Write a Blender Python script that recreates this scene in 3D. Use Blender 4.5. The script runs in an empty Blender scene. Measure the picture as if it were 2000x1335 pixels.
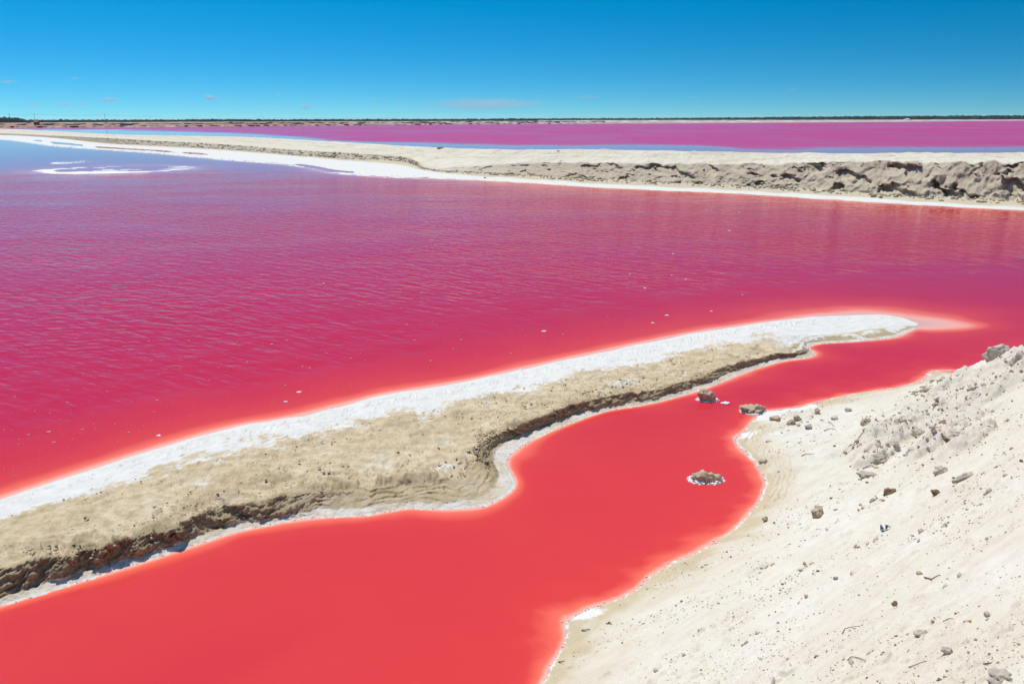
import bpy, bmesh, math, random
import numpy as np
from mathutils import Vector, Matrix, noise as mnoise

S = bpy.context.scene
COL = S.collection
R = math.radians
random.seed(7)
RNG = np.random.default_rng(11)

# ------------------------------------------------------------------ camera
EYE = 3.5
PITCH, ROLL = R(15.6), R(0.17)
FPX = 2000 * 28.0 / 36.0
fwd = np.array([0, math.cos(PITCH), -math.sin(PITCH)])
r0 = np.array([1.0, 0, 0]); u0 = np.array([0, math.sin(PITCH), math.cos(PITCH)])
rgt = r0 * math.cos(ROLL) - u0 * math.sin(ROLL)
upv = u0 * math.cos(ROLL) + r0 * math.sin(ROLL)
cam = bpy.data.cameras.new('camera')
cam.lens = 28.0; cam.sensor_width = 36.0; cam.clip_start = 0.05; cam.clip_end = 60000
camo = bpy.data.objects.new('camera', cam); COL.objects.link(camo)
camo.matrix_world = Matrix(((rgt[0], upv[0], -fwd[0], 0), (rgt[1], upv[1], -fwd[1], 0), (rgt[2], upv[2], -fwd[2], EYE), (0, 0, 0, 1)))
S.camera = camo

# ------------------------------------------------------------------ sky and sun
SUN_EL, SUN_AZ = 66.0, -42.0          # azimuth from +Y, minus = to the left
W = bpy.data.worlds.new('World'); S.world = W; W.use_nodes = True
nt = W.node_tree; nt.nodes.clear()
sky = nt.nodes.new('ShaderNodeTexSky'); sky.sky_type = 'NISHITA'; sky.sun_disc = False
sky.sun_elevation = R(SUN_EL); sky.sun_rotation = R(SUN_AZ)
sky.air_density = 1.0; sky.dust_density = 0.25; sky.ozone_density = 3.0
hsv = nt.nodes.new('ShaderNodeHueSaturation'); hsv.inputs['Saturation'].default_value = 1.28
bg = nt.nodes.new('ShaderNodeBackground'); bg.inputs['Strength'].default_value = 0.112
wo = nt.nodes.new('ShaderNodeOutputWorld')
# clear dry air: the blue comes down close to the horizon; deeper blue away from the sun
tc = nt.nodes.new('ShaderNodeTexCoord'); ma = nt.nodes.new('ShaderNodeVectorMath'); ma.operation = 'MULTIPLY_ADD'
ma.inputs[1].default_value = (1, 1, 2.5); ma.inputs[2].default_value = (0, 0, 0.062)
nm = nt.nodes.new('ShaderNodeVectorMath'); nm.operation = 'NORMALIZE'
nt.links.new(tc.outputs['Generated'], ma.inputs[0]); nt.links.new(ma.outputs[0], nm.inputs[0]); nt.links.new(nm.outputs[0], sky.inputs['Vector'])
gn = nt.nodes.new('ShaderNodeMix'); gn.data_type = 'RGBA'; gn.blend_type = 'MULTIPLY'; gn.inputs[0].default_value = 1; gn.inputs[7].default_value = (0.66, 1.01, 1.06, 1)
dt = nt.nodes.new('ShaderNodeVectorMath'); dt.operation = 'DOT_PRODUCT'; nt.links.new(tc.outputs['Generated'], dt.inputs[0])
dt.inputs[1].default_value = (math.sin(R(SUN_AZ)) * math.cos(R(SUN_EL)), math.cos(R(SUN_AZ)) * math.cos(R(SUN_EL)), math.sin(R(SUN_EL)))
pf = nt.nodes.new('ShaderNodeMath'); pf.operation = 'MULTIPLY_ADD'; pf.inputs[1].default_value = .75; pf.inputs[2].default_value = .775
cl_ = nt.nodes.new('ShaderNodeClamp'); cl_.inputs['Min'].default_value = .6; cl_.inputs['Max'].default_value = 1.2
nt.links.new(dt.outputs['Value'], pf.inputs[0]); nt.links.new(pf.outputs[0], cl_.inputs['Value']); nt.links.new(cl_.outputs[0], hsv.inputs['Value'])
nt.links.new(sky.outputs[0], gn.inputs[6]); nt.links.new(gn.outputs[2], hsv.inputs['Color']); nt.links.new(hsv.outputs[0], bg.inputs['Color']); nt.links.new(bg.outputs[0], wo.inputs['Surface'])

sun = bpy.data.lights.new('sun', 'SUN'); sun.energy = 4.9; sun.angle = R(0.53); sun.color = (1.0, 0.95, 0.855)
suno = bpy.data.objects.new('sun', sun); COL.objects.link(suno)
sd = Vector((math.sin(R(SUN_AZ)) * math.cos(R(SUN_EL)), math.cos(R(SUN_AZ)) * math.cos(R(SUN_EL)), math.sin(R(SUN_EL))))
suno.rotation_euler = sd.to_track_quat('Z', 'Y').to_euler()
suno.location = sd * 50
S.view_settings.view_transform = 'Standard'; S.view_settings.look = 'None'
S.view_settings.exposure = -0.12; S.view_settings.gamma = 1.0
S.view_settings.use_curve_mapping = False
S.render.engine = 'CYCLES'
S.cycles.max_bounces = 8; S.cycles.transparent_max_bounces = 12; S.cycles.volume_bounces = 6
S.cycles.use_denoising = True
S.cycles.caustics_reflective = False; S.cycles.caustics_refractive = False

# ------------------------------------------------------------------ helpers
def ray(px, py):
    d = fwd + rgt * ((px - 1000) / FPX) + upv * ((667.0 - py) / FPX)
    return d
def at(px, py, z=0.0):
    d = ray(px, py); t = (z - EYE) / d[2]
    return np.array([d[0] * t, d[1] * t, z])
def at_y(px, py, y):
    d = ray(px, py); t = y / d[1]
    return np.array([d[0] * t, y, EYE + d[2] * t])

_perm = np.random.default_rng(3).permutation(256); _perm = np.concatenate([_perm, _perm])
_ang = np.random.default_rng(4).random(256) * 2 * np.pi
_gx, _gy = np.cos(_ang), np.sin(_ang)
def pn(x, y, s=0):
    x = np.asarray(x, float) + s * 17.31; y = np.asarray(y, float) + s * 9.77
    xi = np.floor(x).astype(np.int64); yi = np.floor(y).astype(np.int64)
    fx = x - xi; fy = y - yi
    u = fx * fx * fx * (fx * (fx * 6 - 15) + 10); v = fy * fy * fy * (fy * (fy * 6 - 15) + 10)
    xi &= 255; yi &= 255; xj = (xi + 1) & 255; yj = (yi + 1) & 255
    def g(a, b, dx, dy):
        h = _perm[_perm[a] + b]; return _gx[h] * dx + _gy[h] * dy
    n00 = g(xi, yi, fx, fy); n10 = g(xj, yi, fx - 1, fy); n01 = g(xi, yj, fx, fy - 1); n11 = g(xj, yj, fx - 1, fy - 1)
    a = n00 + u * (n10 - n00); b = n01 + u * (n11 - n01)
    return (a + v * (b - a)) * 1.5
def fbm(x, y, o=4, s=0, g=0.5):
    t = 0; a = 1.0; f = 1.0
    for k in range(o):
        t = t + a * pn(x * f, y * f, s + k * 3); a *= g; f *= 2.03
    return t
def ridge(x, y, o=4, s=0):
    t = 0; a = 1.0; f = 1.0
    for k in range(o):
        t = t + a * (1 - 2 * np.abs(pn(x * f, y * f, s + k * 5))); a *= 0.5; f *= 2.1
    return t * 0.55
def sstep(a, b, x):
    t = np.clip((x - a) / (b - a), 0, 1); return t * t * (3 - 2 * t)

def seg_dist(P, L):
    """distance of points P (n,2) to the polyline L (m,2)"""
    out = np.full(len(P), 1e9)
    for i in range(0, len(P), 20000):
        p = P[i:i + 20000, None, :]
        a = L[None, :-1]; b = L[None, 1:]
        ab = b - a; t = np.clip(((p - a) * ab).sum(2) / np.maximum((ab * ab).sum(2), 1e-9), 0, 1)
        q = a + ab * t[..., None] - p
        out[i:i + 20000] = np.sqrt((q * q).sum(2).min(1))
    return out
def inside(P, L):
    x, y = P[:, 0], P[:, 1]; c = np.zeros(len(P), bool); n = len(L)
    for i in range(n):
        x1, y1 = L[i]; x2, y2 = L[(i + 1) % n]
        if y1 == y2: continue
        k = ((y1 > y) != (y2 > y)) & (x < (x2 - x1) * (y - y1) / (y2 - y1) + x1)
        c ^= k
    return c
def crom(P, n):
    """Catmull-Rom through stations P (k,...) at the parameters n in 0..k-1"""
    P = np.asarray(P, float); k = len(P)
    i = np.clip(np.floor(n).astype(int), 0, k - 2); t = (n - i)
    t = t.reshape((-1,) + (1,) * (P.ndim - 1))
    p1, p2 = P[i], P[i + 1]
    p0 = np.where((i > 0).reshape(t.shape), P[np.maximum(i - 1, 0)], 2 * p1 - p2)
    p3 = np.where((i < k - 2).reshape(t.shape), P[np.minimum(i + 2, k - 1)], 2 * p2 - p1)
    return 0.5 * (2 * p1 + (p2 - p0) * t + (2 * p0 - 5 * p1 + 4 * p2 - p3) * t ** 2 + (3 * p1 - p0 - 3 * p2 + p3) * t ** 3)

def mesh_np(name, V, F, attrs=None, mat=None, smooth=True):
    me = bpy.data.meshes.new(name)
    V = np.asarray(V, np.float32); F = np.asarray(F, np.int32)
    k = F.shape[1]
    me.vertices.add(len(V)); me.vertices.foreach_set('co', V.ravel())
    me.loops.add(F.size); me.loops.foreach_set('vertex_index', F.ravel())
    me.polygons.add(len(F)); me.polygons.foreach_set('loop_start', np.arange(0, F.size, k, dtype=np.int32))
    me.update(calc_edges=True)
    if smooth: me.polygons.foreach_set('use_smooth', np.ones(len(F), bool))
    for a, v in (attrs or {}).items():
        at_ = me.attributes.new(a, 'FLOAT', 'POINT'); at_.data.foreach_set('value', np.asarray(v, np.float32).ravel())
    if mat: me.materials.append(mat)
    return me
def link(name, me, parent=None, kind=None, label=None, cat=None, group=None):
    o = bpy.data.objects.new(name, me); COL.objects.link(o)
    if parent: o.parent = parent
    if kind: o['kind'] = kind
    if label: o['label'] = label
    if cat: o['category'] = cat
    if group: o['group'] = group
    return o
def grid_faces(n, m, flip=False):
    i, j = np.meshgrid(np.arange(n - 1), np.arange(m - 1), indexing='ij')
    a = (i * m + j).ravel()
    f = np.stack([a, a + m, a + m + 1, a + 1], 1)
    return f[:, ::-1] if flip else f
def grid_normals(P):
    du = np.gradient(P, axis=0); dv = np.gradient(P, axis=1)
    n = np.cross(du, dv); n /= np.maximum(np.linalg.norm(n, axis=2, keepdims=True), 1e-9)
    n[n[..., 2] < 0] *= -1
    return n

# ------------------------------------------------------------------ material helper
class M:
    def __init__(s, name):
        s.m = bpy.data.materials.new(name); s.m.use_nodes = True; s.t = s.m.node_tree; s.t.nodes.clear()
        s.out = s.t.nodes.new('ShaderNodeOutputMaterial')
    def n(s, typ, **kw):
        nd = s.t.nodes.new('ShaderNode' + typ)
        for k, v in kw.items():
            if k.startswith('_'): setattr(nd, k[1:], v)
        return nd
    def set(s, sock, v):
        if isinstance(v, bpy.types.NodeSocket): s.t.links.new(v, sock)
        elif isinstance(v, (tuple, list)) and len(v) == 3 and sock.type == 'RGBA': sock.default_value = (*v, 1)
        else: sock.default_value = v
    def coord(s, scale=(1, 1, 1), rot=(0, 0, 0), kind='Object'):
        c = s.n('TexCoord'); m0 = s.n('Mapping'); mp = s.n('Mapping'); s.t.links.new(c.outputs[kind], m0.inputs['Vector'])
        s.t.links.new(m0.outputs[0], mp.inputs['Vector']); mp.inputs['Scale'].default_value = scale; m0.inputs['Rotation'].default_value = rot
        return mp.outputs[0]
    def noise(s, scale, detail=4, rough=0.55, vec=None, dist=0.0):
        nd = s.n('TexNoise'); nd.inputs['Scale'].default_value = scale; nd.inputs['Detail'].default_value = detail
        nd.inputs['Roughness'].default_value = rough; nd.inputs['Distortion'].default_value = dist
        s.t.links.new(vec if vec is not None else s.coord(), nd.inputs['Vector'])
        return nd.outputs['Fac']
    def attr(s, name):
        a = s.n('Attribute'); a.attribute_name = name; return a.outputs['Fac']
    def ramp(s, fac, stops, interp='LINEAR'):
        r = s.n('ValToRGB'); e = r.color_ramp.elements; r.color_ramp.interpolation = interp
        while len(e) < len(stops): e.new(0.5)
        for k, (p, c) in enumerate(stops):
            e[k].position = p; e[k].color = (c, c, c, 1) if isinstance(c, (int, float)) else (*c, 1)
        s.t.links.new(fac, r.inputs[0]); return r.outputs[0]
    def mix(s, f, a, b, blend='MIX'):
        x = s.n('Mix'); x.data_type = 'RGBA'; x.blend_type = blend
        s.set(x.inputs[0], f); s.set(x.inputs[6], a); s.set(x.inputs[7], b); return x.outputs[2]
    def math(s, op, a, b=0.0, clamp=False):
        x = s.n('Math'); x.operation = op; x.use_clamp = clamp; s.set(x.inputs[0], a); s.set(x.inputs[1], b); return x.outputs[0]
    def bump(s, h, strength=1.0, dist=0.01, normal=None):
        b = s.n('Bump'); s.set(b.inputs['Strength'], strength); b.inputs['Distance'].default_value = dist
        s.t.links.new(h, b.inputs['Height'])
        if normal is not None: s.t.links.new(normal, b.inputs['Normal'])
        return b.outputs[0]
    def bsdf(s, color, rough=0.9, normal=None, spec=0.2, **kw):
        p = s.n('BsdfPrincipled'); s.set(p.inputs['Base Color'], color); s.set(p.inputs['Roughness'], rough)
        s.set(p.inputs['Specular IOR Level'], spec)
        if normal is not None: s.t.links.new(normal, p.inputs['Normal'])
        for k, v in kw.items(): s.set(p.inputs[k], v)
        return p
    def done(s, shader, sock='Surface'):
        s.t.links.new(shader.outputs[0], s.out.inputs[sock]); return s.m

SALT = (0.665, 0.64, 0.595)
# white sand of the near bank
def mat_bank():
    m = M('white_sand')
    big = m.noise(0.9, 3); mid = m.noise(7, 5, 0.6); st = m.noise(1.0, 5, 0.6, m.coord((5, 17, 6), (0, 0, R(-28)))); fine = m.noise(160, 3, 0.7)
    c = m.mix(m.ramp(big, [(0.35, 0.0), (0.65, 1.0)]), (0.62, 0.555, 0.45), (0.665, 0.615, 0.53))
    c = m.mix(m.ramp(st, [(0.46, 0.0), (0.74, 0.5)]), c, (0.54, 0.455, 0.345))
    c = m.mix(m.ramp(mid, [(0.52, 0.0), (0.75, 0.35)]), c, (0.55, 0.49, 0.405))
    c = m.mix(m.attr('rough'), c, m.mix(mid, (0.50, 0.435, 0.365), (0.63, 0.565, 0.485)))
    c = m.mix(m.attr('wet'), c, m.mix(mid, (0.45, 0.345, 0.205), (0.57, 0.475, 0.325)))  # damp sand tone, which also colours the painted crack shade
    speck = m.ramp(m.noise(90, 2, 0.5), [(0.665, 0.0), (0.70, 1.0)])
    patch = m.ramp(m.noise(2.2, 4, 0.6), [(0.40, 0.15), (0.65, 1.0)])
    c = m.mix(m.math('MULTIPLY', m.math('MULTIPLY', speck, patch), 0.75), c, (0.17, 0.10, 0.06))
    sp2 = m.ramp(m.noise(210, 1, 0.5), [(0.66, 0.0), (0.69, 1.0)])
    c = m.mix(m.math('MULTIPLY', m.math('MULTIPLY', sp2, patch), 0.6), c, (0.24, 0.16, 0.11))
    c = m.mix(m.attr('salt'), c, SALT)
    h = m.math('ADD', m.math('MULTIPLY', fine, 0.5), m.math('MULTIPLY', m.noise(45, 4, 0.65), 1.0))
    nrm = m.bump(h, 0.55, 0.008)
    return m.done(m.bsdf(c, 0.95, nrm, 0.1))
def mat_bar():
    m = M('sandbar_sand')
    big = m.noise(1.3, 4, 0.6); mid = m.noise(9, 6, 0.65); fine = m.noise(120, 3, 0.7)
    c = m.mix(m.ramp(big, [(0.35, 0.0), (0.68, 1.0)]), (0.57, 0.44, 0.285), (0.67, 0.555, 0.40))
    c = m.mix(m.ramp(mid, [(0.38, 0.75), (0.60, 0.0)]), c, (0.42, 0.32, 0.19))
    pale = m.ramp(m.noise(2.6, 5, 0.65), [(0.58, 0.0), (0.72, 0.7)])
    c = m.mix(pale, c, (0.65, 0.585, 0.48))
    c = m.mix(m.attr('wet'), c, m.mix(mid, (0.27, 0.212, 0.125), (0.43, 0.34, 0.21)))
    sp = m.ramp(m.noise(75, 2, 0.5), [(0.66, 0.0), (0.70, 0.7)])
    c = m.mix(sp, c, (0.20, 0.13, 0.07))
    sa = m.attr('salt')
    dirty = m.mix(m.ramp(m.noise(5, 5, 0.65), [(0.40, 0.0), (0.70, 0.7)]), SALT, (0.56, 0.535, 0.51))
    dirty = m.mix(m.ramp(m.noise(1.0, 5, 0.6, m.coord((3.5, 11, 4), (0, 0, R(-28)))), [(0.50, 0.0), (0.66, 0.55)]), dirty, (0.52, 0.50, 0.485))
    dirty = m.mix(m.ramp(m.noise(60, 2, 0.5), [(0.69, 0.0), (0.73, 0.8)]), dirty, (0.30, 0.22, 0.15))
    c = m.mix(sa, c, dirty)
    h = m.math('ADD', m.math('MULTIPLY', fine, 0.5), m.noise(38, 5, 0.7))
    nrm = m.bump(h, m.math('SUBTRACT', 0.85, m.math('MULTIPLY', sa, 0.5)), 0.011)
    return m.done(m.bsdf(c, 0.95, nrm, 0.1))
def mat_dike():
    m = M('dike_earth')
    big = m.noise(0.12, 4, 0.6); mid = m.noise(1.6, 6, 0.65); fine = m.noise(9, 5, 0.7)
    road = m.mix(m.ramp(big, [(0.35, 0.0), (0.68, 1.0)]), (0.62, 0.545, 0.43), (0.68, 0.625, 0.52))
    road = m.mix(m.ramp(mid, [(0.5, 0.0), (0.75, 0.5)]), road, (0.52, 0.46, 0.37))
    road = m.mix(m.ramp(m.noise(1.0, 5, .65, m.coord((.10, 1.4, 1), (0, 0, R(12)))), [(.47, 0.0), (.68, .7)]), road, (0.47, 0.40, 0.30))
    road = m.mix(m.ramp(m.noise(2.5, 4, .7), [(.58, 0.0), (.72, .6)]), road, (.36, .30, .22))
    road = m.mix(m.math('MULTIPLY', m.attr('track'), 0.85), road, (0.36, 0.30, 0.22))
    face = m.mix(m.ramp(mid, [(0.3, 0.0), (0.7, 1.0)]), (0.36, 0.29, 0.215), (0.51, 0.43, 0.335))
    tan = m.mix(mid, (0.50, 0.41, 0.28), (0.56, 0.48, 0.35))
    c = m.mix(m.attr('face'), road, face)
    c = m.mix(m.attr('tan'), c, tan)
    c = m.mix(m.attr('salt'), c, SALT)
    h = m.math('ADD', m.math('MULTIPLY', fine, 0.4), mid)
    return m.done(m.bsdf(c, 0.95, m.bump(h, 0.5, 0.09), 0.1))
def mat_water():
    m = M('pink_brine')
    d = m.attr('depth'); rp = m.attr('ripple')
    c = m.ramp(d, [(0.0, (0.78, 0.45, 0.385)), (0.014, (0.82, 0.33, 0.25)), (0.036, (0.78, 0.14, 0.09)), (0.085, (0.60, 0.048, 0.046)),
                   (0.20, (0.54, 0.030, 0.044)), (0.36, (0.48, 0.0165, 0.045)), (0.62, (0.445, 0.0125, 0.054)), (0.8, (0.44, 0.012, 0.062)), (1.0, (0.51, 0.036, 0.165))])
    # long gentle wavelets running from upper left to lower right, and a cross set
    w1 = m.noise(1.0, 1.3, 0.4, m.coord((1.4, 5.0, 1), (0, 0, R(40))), 0.5)
    w2 = m.noise(1.0, 1.5, 0.4, m.coord((2.6, 8.0, 1), (0, 0, R(28))), 0.4)
    w3 = m.noise(1.0, 1.3, 0.4, m.coord((1.9, 6.0, 1), (0, 0, R(-8))), 0.4)
    w4 = m.noise(14, 2, 0.5)
    patch = m.ramp(m.noise(0.16, 3, 0.5), [(0.38, 0.25), (0.62, 1.0)])
    h = m.math('ADD', m.math('ADD', m.math('MULTIPLY', w1, 1.0), m.math('MULTIPLY', w2, 0.5)),
               m.math('ADD', m.math('MULTIPLY', m.math('MULTIPLY', w3, patch), 0.7), m.math('MULTIPLY', w4, 0.04)))
    nrm = m.bump(m.math('MULTIPLY', h, rp), 1.0, 0.038)
    rg = m.math('ADD', 0.03, m.math('MULTIPLY', rp, 0.07))
    spec = m.ramp(m.math('MULTIPLY', rp, .25), [(0.0, .088), (.25, .076), (1.0, .07)])
    body = m.bsdf(c, rg, nrm, spec, IOR=1.33)
    tr = m.n('BsdfTransparent'); m.set(tr.inputs[0], (1.0, 0.76, 0.69))
    f = m.ramp(d, [(0.0, 0.70), (0.004, 0.9), (0.010, 1.0)])
    mx = m.n('MixShader'); m.set(mx.inputs[0], f); m.t.links.new(tr.outputs[0], mx.inputs[1]); m.t.links.new(body.outputs[0], mx.inputs[2])
    return m.done(mx)
def mat_simple(name, a, b, scale=6.0, rough=0.9, bump=0.4, dist=0.01, spec=0.2):
    m = M(name); n1 = m.noise(scale, 5, 0.65)
    c = m.mix(m.ramp(n1, [(0.3, 0.0), (0.7, 1.0)]), a, b)
    return m.done(m.bsdf(c, rough, m.bump(m.noise(scale * 4, 4, 0.65), bump, dist), spec))
MB_, MR_, MD_, MW_ = mat_bank(), mat_bar(), mat_dike(), mat_water()
M_bed = mat_simple('salt_bed', (0.70, 0.62, 0.58), (0.78, 0.72, 0.68), 3)
M_stone = mat_simple('tan_stone', (0.38, 0.29, 0.19), (0.55, 0.46, 0.34), 25, bump=0.9, dist=0.006)
M_stone_grey = mat_simple('grey_stone', (0.38, 0.315, 0.25), (0.60, 0.52, 0.43), 25, bump=0.9, dist=0.006)
M_stone_pale = mat_simple('pale_stone', (0.50, 0.45, 0.38), (0.66, 0.61, 0.53), 25, bump=0.8, dist=0.006)
M_stone_dark = mat_simple('brown_stone', (0.19, 0.12, 0.07), (0.33, 0.23, 0.14), 30, bump=0.9, dist=0.006)
M_salt = mat_simple('salt_crust', (0.74, 0.72, 0.71), (0.82, 0.81, 0.80), 30, rough=0.6, bump=0.8, dist=0.006)
M_twig = mat_simple('dry_twig', (0.10, 0.06, 0.035), (0.22, 0.14, 0.09), 60, bump=0.5, dist=0.002)
M_twig_grey = mat_simple('weathered_stick', (0.22, 0.19, 0.16), (0.38, 0.33, 0.28), 60, bump=0.5, dist=0.002)
M_pole = mat_simple('pole_wood', (0.06, 0.05, 0.045), (0.11, 0.09, 0.08), 2, bump=0.3)
M_foliage = mat_simple('forest_foliage', (0.006, 0.028, 0.027), (0.012, 0.042, 0.037), 0.15, bump=0.8, dist=0.6, spec=0.05)  # bluish dark: some distance haze and shade is put into the leaf colour
M_shrub = mat_simple('scrub_foliage', (0.04, 0.055, 0.03), (0.075, 0.085, 0.05), 0.3, bump=0.6, dist=0.3, spec=0.05)

# ================================================================== NEAR BANK
SHORE = [(1000, 1420), (1040, 1360), (1060, 1330), (1082, 1292), (1100, 1262), (1108, 1235), (1108, 1212), (1128, 1200), (1170, 1180), (1215, 1165), (1245, 1148),
         (1270, 1125), (1320, 1098), (1370, 1072), (1412, 1048), (1440, 1028), (1462, 1005), (1478, 985), (1490, 962), (1497, 942), (1490, 925),
         (1474, 900), (1455, 880), (1441, 866), (1437, 855), (1448, 845), (1462, 832), (1478, 815), (1500, 803), (1530, 799), (1560, 794), (1600, 784),
         (1650, 773), (1700, 764), (1750, 757), (1785, 748), (1808, 738), (1816, 729), (1828, 724), (1870, 723.5)]
shore_w = [at(x, y)[:2] for x, y in SHORE]
shore_w = [np.array(p) for p in ([(-3.2, -1.5), (-2.6, 0.6), (-1.5, 2.2), (-0.55, 3.35)])] + shore_w + [np.array(p) for p in [(6.35, 10.75), (7.0, 11.2), (8.2, 12.0), (10.5, 13.2), (14.5, 14.5)]]
shore_w = np.array(shore_w)
SHORE_D = crom(shore_w, np.linspace(0, len(shore_w) - 1, 420))
ctrl = []
for k, p in enumerate(shore_w):
    ctrl.append((p[0], p[1], 0.0))
    if k % 2 == 0:
        a = shore_w[max(k - 1, 0)]; b = shore_w[min(k + 1, len(shore_w) - 1)]
        t = (b - a) / np.linalg.norm(b - a); n = np.array([-t[1], t[0]])      # water side is to the left of travel
        q = p + n * 0.9
        if k > 20 and k < 33: q = p + n * 0.6
        ctrl.append((q[0], q[1], -0.16))
for px, py, z in [(2000, 690, 1.02), (1990, 720, 1.12), (1940, 708, 0.80), (1900, 712, 0.50), (1870, 728, 0.20), (1840, 740, .12),
                  (2000, 800, 1.30), (1900, 800, 0.82), (1800, 800, 0.42), (1720, 800, 0.24), (1650, 810, 0.16), (1580, 825, .12),
                  (2000, 900, 1.50), (1900, 900, 1.08), (1800, 890, 0.72), (1700, 890, 0.40), (1620, 900, .25), (1545, 890, 0.14),
                  (2000, 1000, 1.68), (1850, 1000, 1.18), (1700, 1000, 0.72), (1600, 1000, 0.42), (1530, 990, 0.18),
                  (2000, 1100, 1.82), (1850, 1100, 1.48), (1700, 1100, 1.06), (1550, 1100, 0.58), (1450, 1090, 0.24),
                  (2000, 1210, 1.94), (1850, 1210, 1.68), (1700, 1210, 1.35), (1500, 1210, 0.78), (1350, 1200, 0.36), (1220, 1210, 0.12),
                  (2000, 1330, 2.06), (1850, 1330, 1.86), (1650, 1330, 1.52), (1450, 1330, 1.02), (1300, 1330, 0.62), (1150, 1330, 0.2)]:
    p = at(px, py, z); ctrl.append(tuple(p))
ctrl += [(0, 0, 1.86), (0.8, 0.5, 2.0), (2, 0, 2.2), (4, 0, 2.3), (-1.2, -0.5, 1.1), (0.5, -3, 2.0), (4, -3, 2.3), (9, -3, 2.3), (5, 3, 2.25), (8, 3, 2.3), (6.5, 6, 1.95), (9, 6, 2.0), (13, 3, 2.2),
         (7.2, 8.6, 1.35), (9.5, 9, 1.4), (13, 9, 1.6), (6.6, 9.6, 0.7)]
ctrl = np.array(ctrl)
def tps_fit(C, lam=2e-4):
    n = len(C); d = np.linalg.norm(C[:, None, :2] - C[None, :, :2], axis=2)
    K = np.where(d > 0, d * d * np.log(d + 1e-12), 0) + lam * np.eye(n)
    P = np.c_[np.ones(n), C[:, :2]]
    A = np.zeros((n + 3, n + 3)); A[:n, :n] = K; A[:n, n:] = P; A[n:, :n] = P.T
    return np.linalg.solve(A, np.r_[C[:, 2], 0, 0, 0])
TW = tps_fit(ctrl)
def tps(x, y):
    sh = np.shape(x); x = np.ravel(x); y = np.ravel(y); out = np.empty(len(x))
    for i in range(0, len(x), 40000):
        a = x[i:i + 40000, None]; b = y[i:i + 40000, None]
        d2 = (a - ctrl[None, :, 0]) ** 2 + (b - ctrl[None, :, 1]) ** 2
        out[i:i + 40000] = (0.5 * d2 * np.log(d2 + 1e-12)) @ TW[:-3] + TW[-3] + TW[-2] * a[:, 0] + TW[-1] * b[:, 0]
    return out.reshape(sh)
def blob(x, y, cx, cy, sx, sy, rot=0):
    c, s = math.cos(rot), math.sin(rot); dx, dy = x - cx, y - cy
    u = (dx * c + dy * s) / sx; v = (-dx * s + dy * c) / sy
    return np.exp(-(u * u + v * v))
def bank_pt(px, py):
    """where the ray of the picture point meets the smooth bank"""
    d = ray(px, py); ts = np.linspace(1.2, 16, 900)
    z = EYE + d[2] * ts; h = tps(d[0] * ts, d[1] * ts)
    k = np.argmax(z < h) if (z < h).any() else int(np.argmin(np.abs(z)))
    t0, t1 = ts[max(k - 1, 0)], ts[k]
    for _ in range(18):
        t = 0.5 * (t0 + t1)
        if EYE + d[2] * t < tps(np.array([d[0] * t]), np.array([d[1] * t]))[0]: t1 = t
        else: t0 = t
    return np.array([d[0] * t1, d[1] * t1, EYE + d[2] * t1])
OUT = [(bank_pt(px, py), a, b, w) for px, py, a, b, w in
       [(1745, 850, 0.55, 0.28, 1.0), (1800, 815, 0.75, 0.35, 0.9), (1880, 800, 0.7, 0.4, 0.8), (1850, 850, 0.5, 0.22, 1.0), (1720, 895, 0.22, 0.14, 1.1),
        (1830, 770, 0.7, 0.3, 0.7), (1960, 745, 0.6, 0.4, 0.8), (1990, 700, 0.5, 0.4, 0.9), (1900, 740, 0.5, 0.3, 0.7), (1900, 860, .3, .15, .8)]]
PITS = [(1490, 1112), (1563, 1110), (1653, 1228), (1600, 962), (1450, 1252), (1335, 1275), (1748, 1150), (1900, 1062), (1950, 892), (1930, 962), (1670, 1285), (1860, 1130), (1780, 1222), (1700, 1060), (1550, 1180), (1420, 1165), (1800, 1040), (1650, 1120)]
PIT_W = [bank_pt(*q) for q in PITS]
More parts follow.
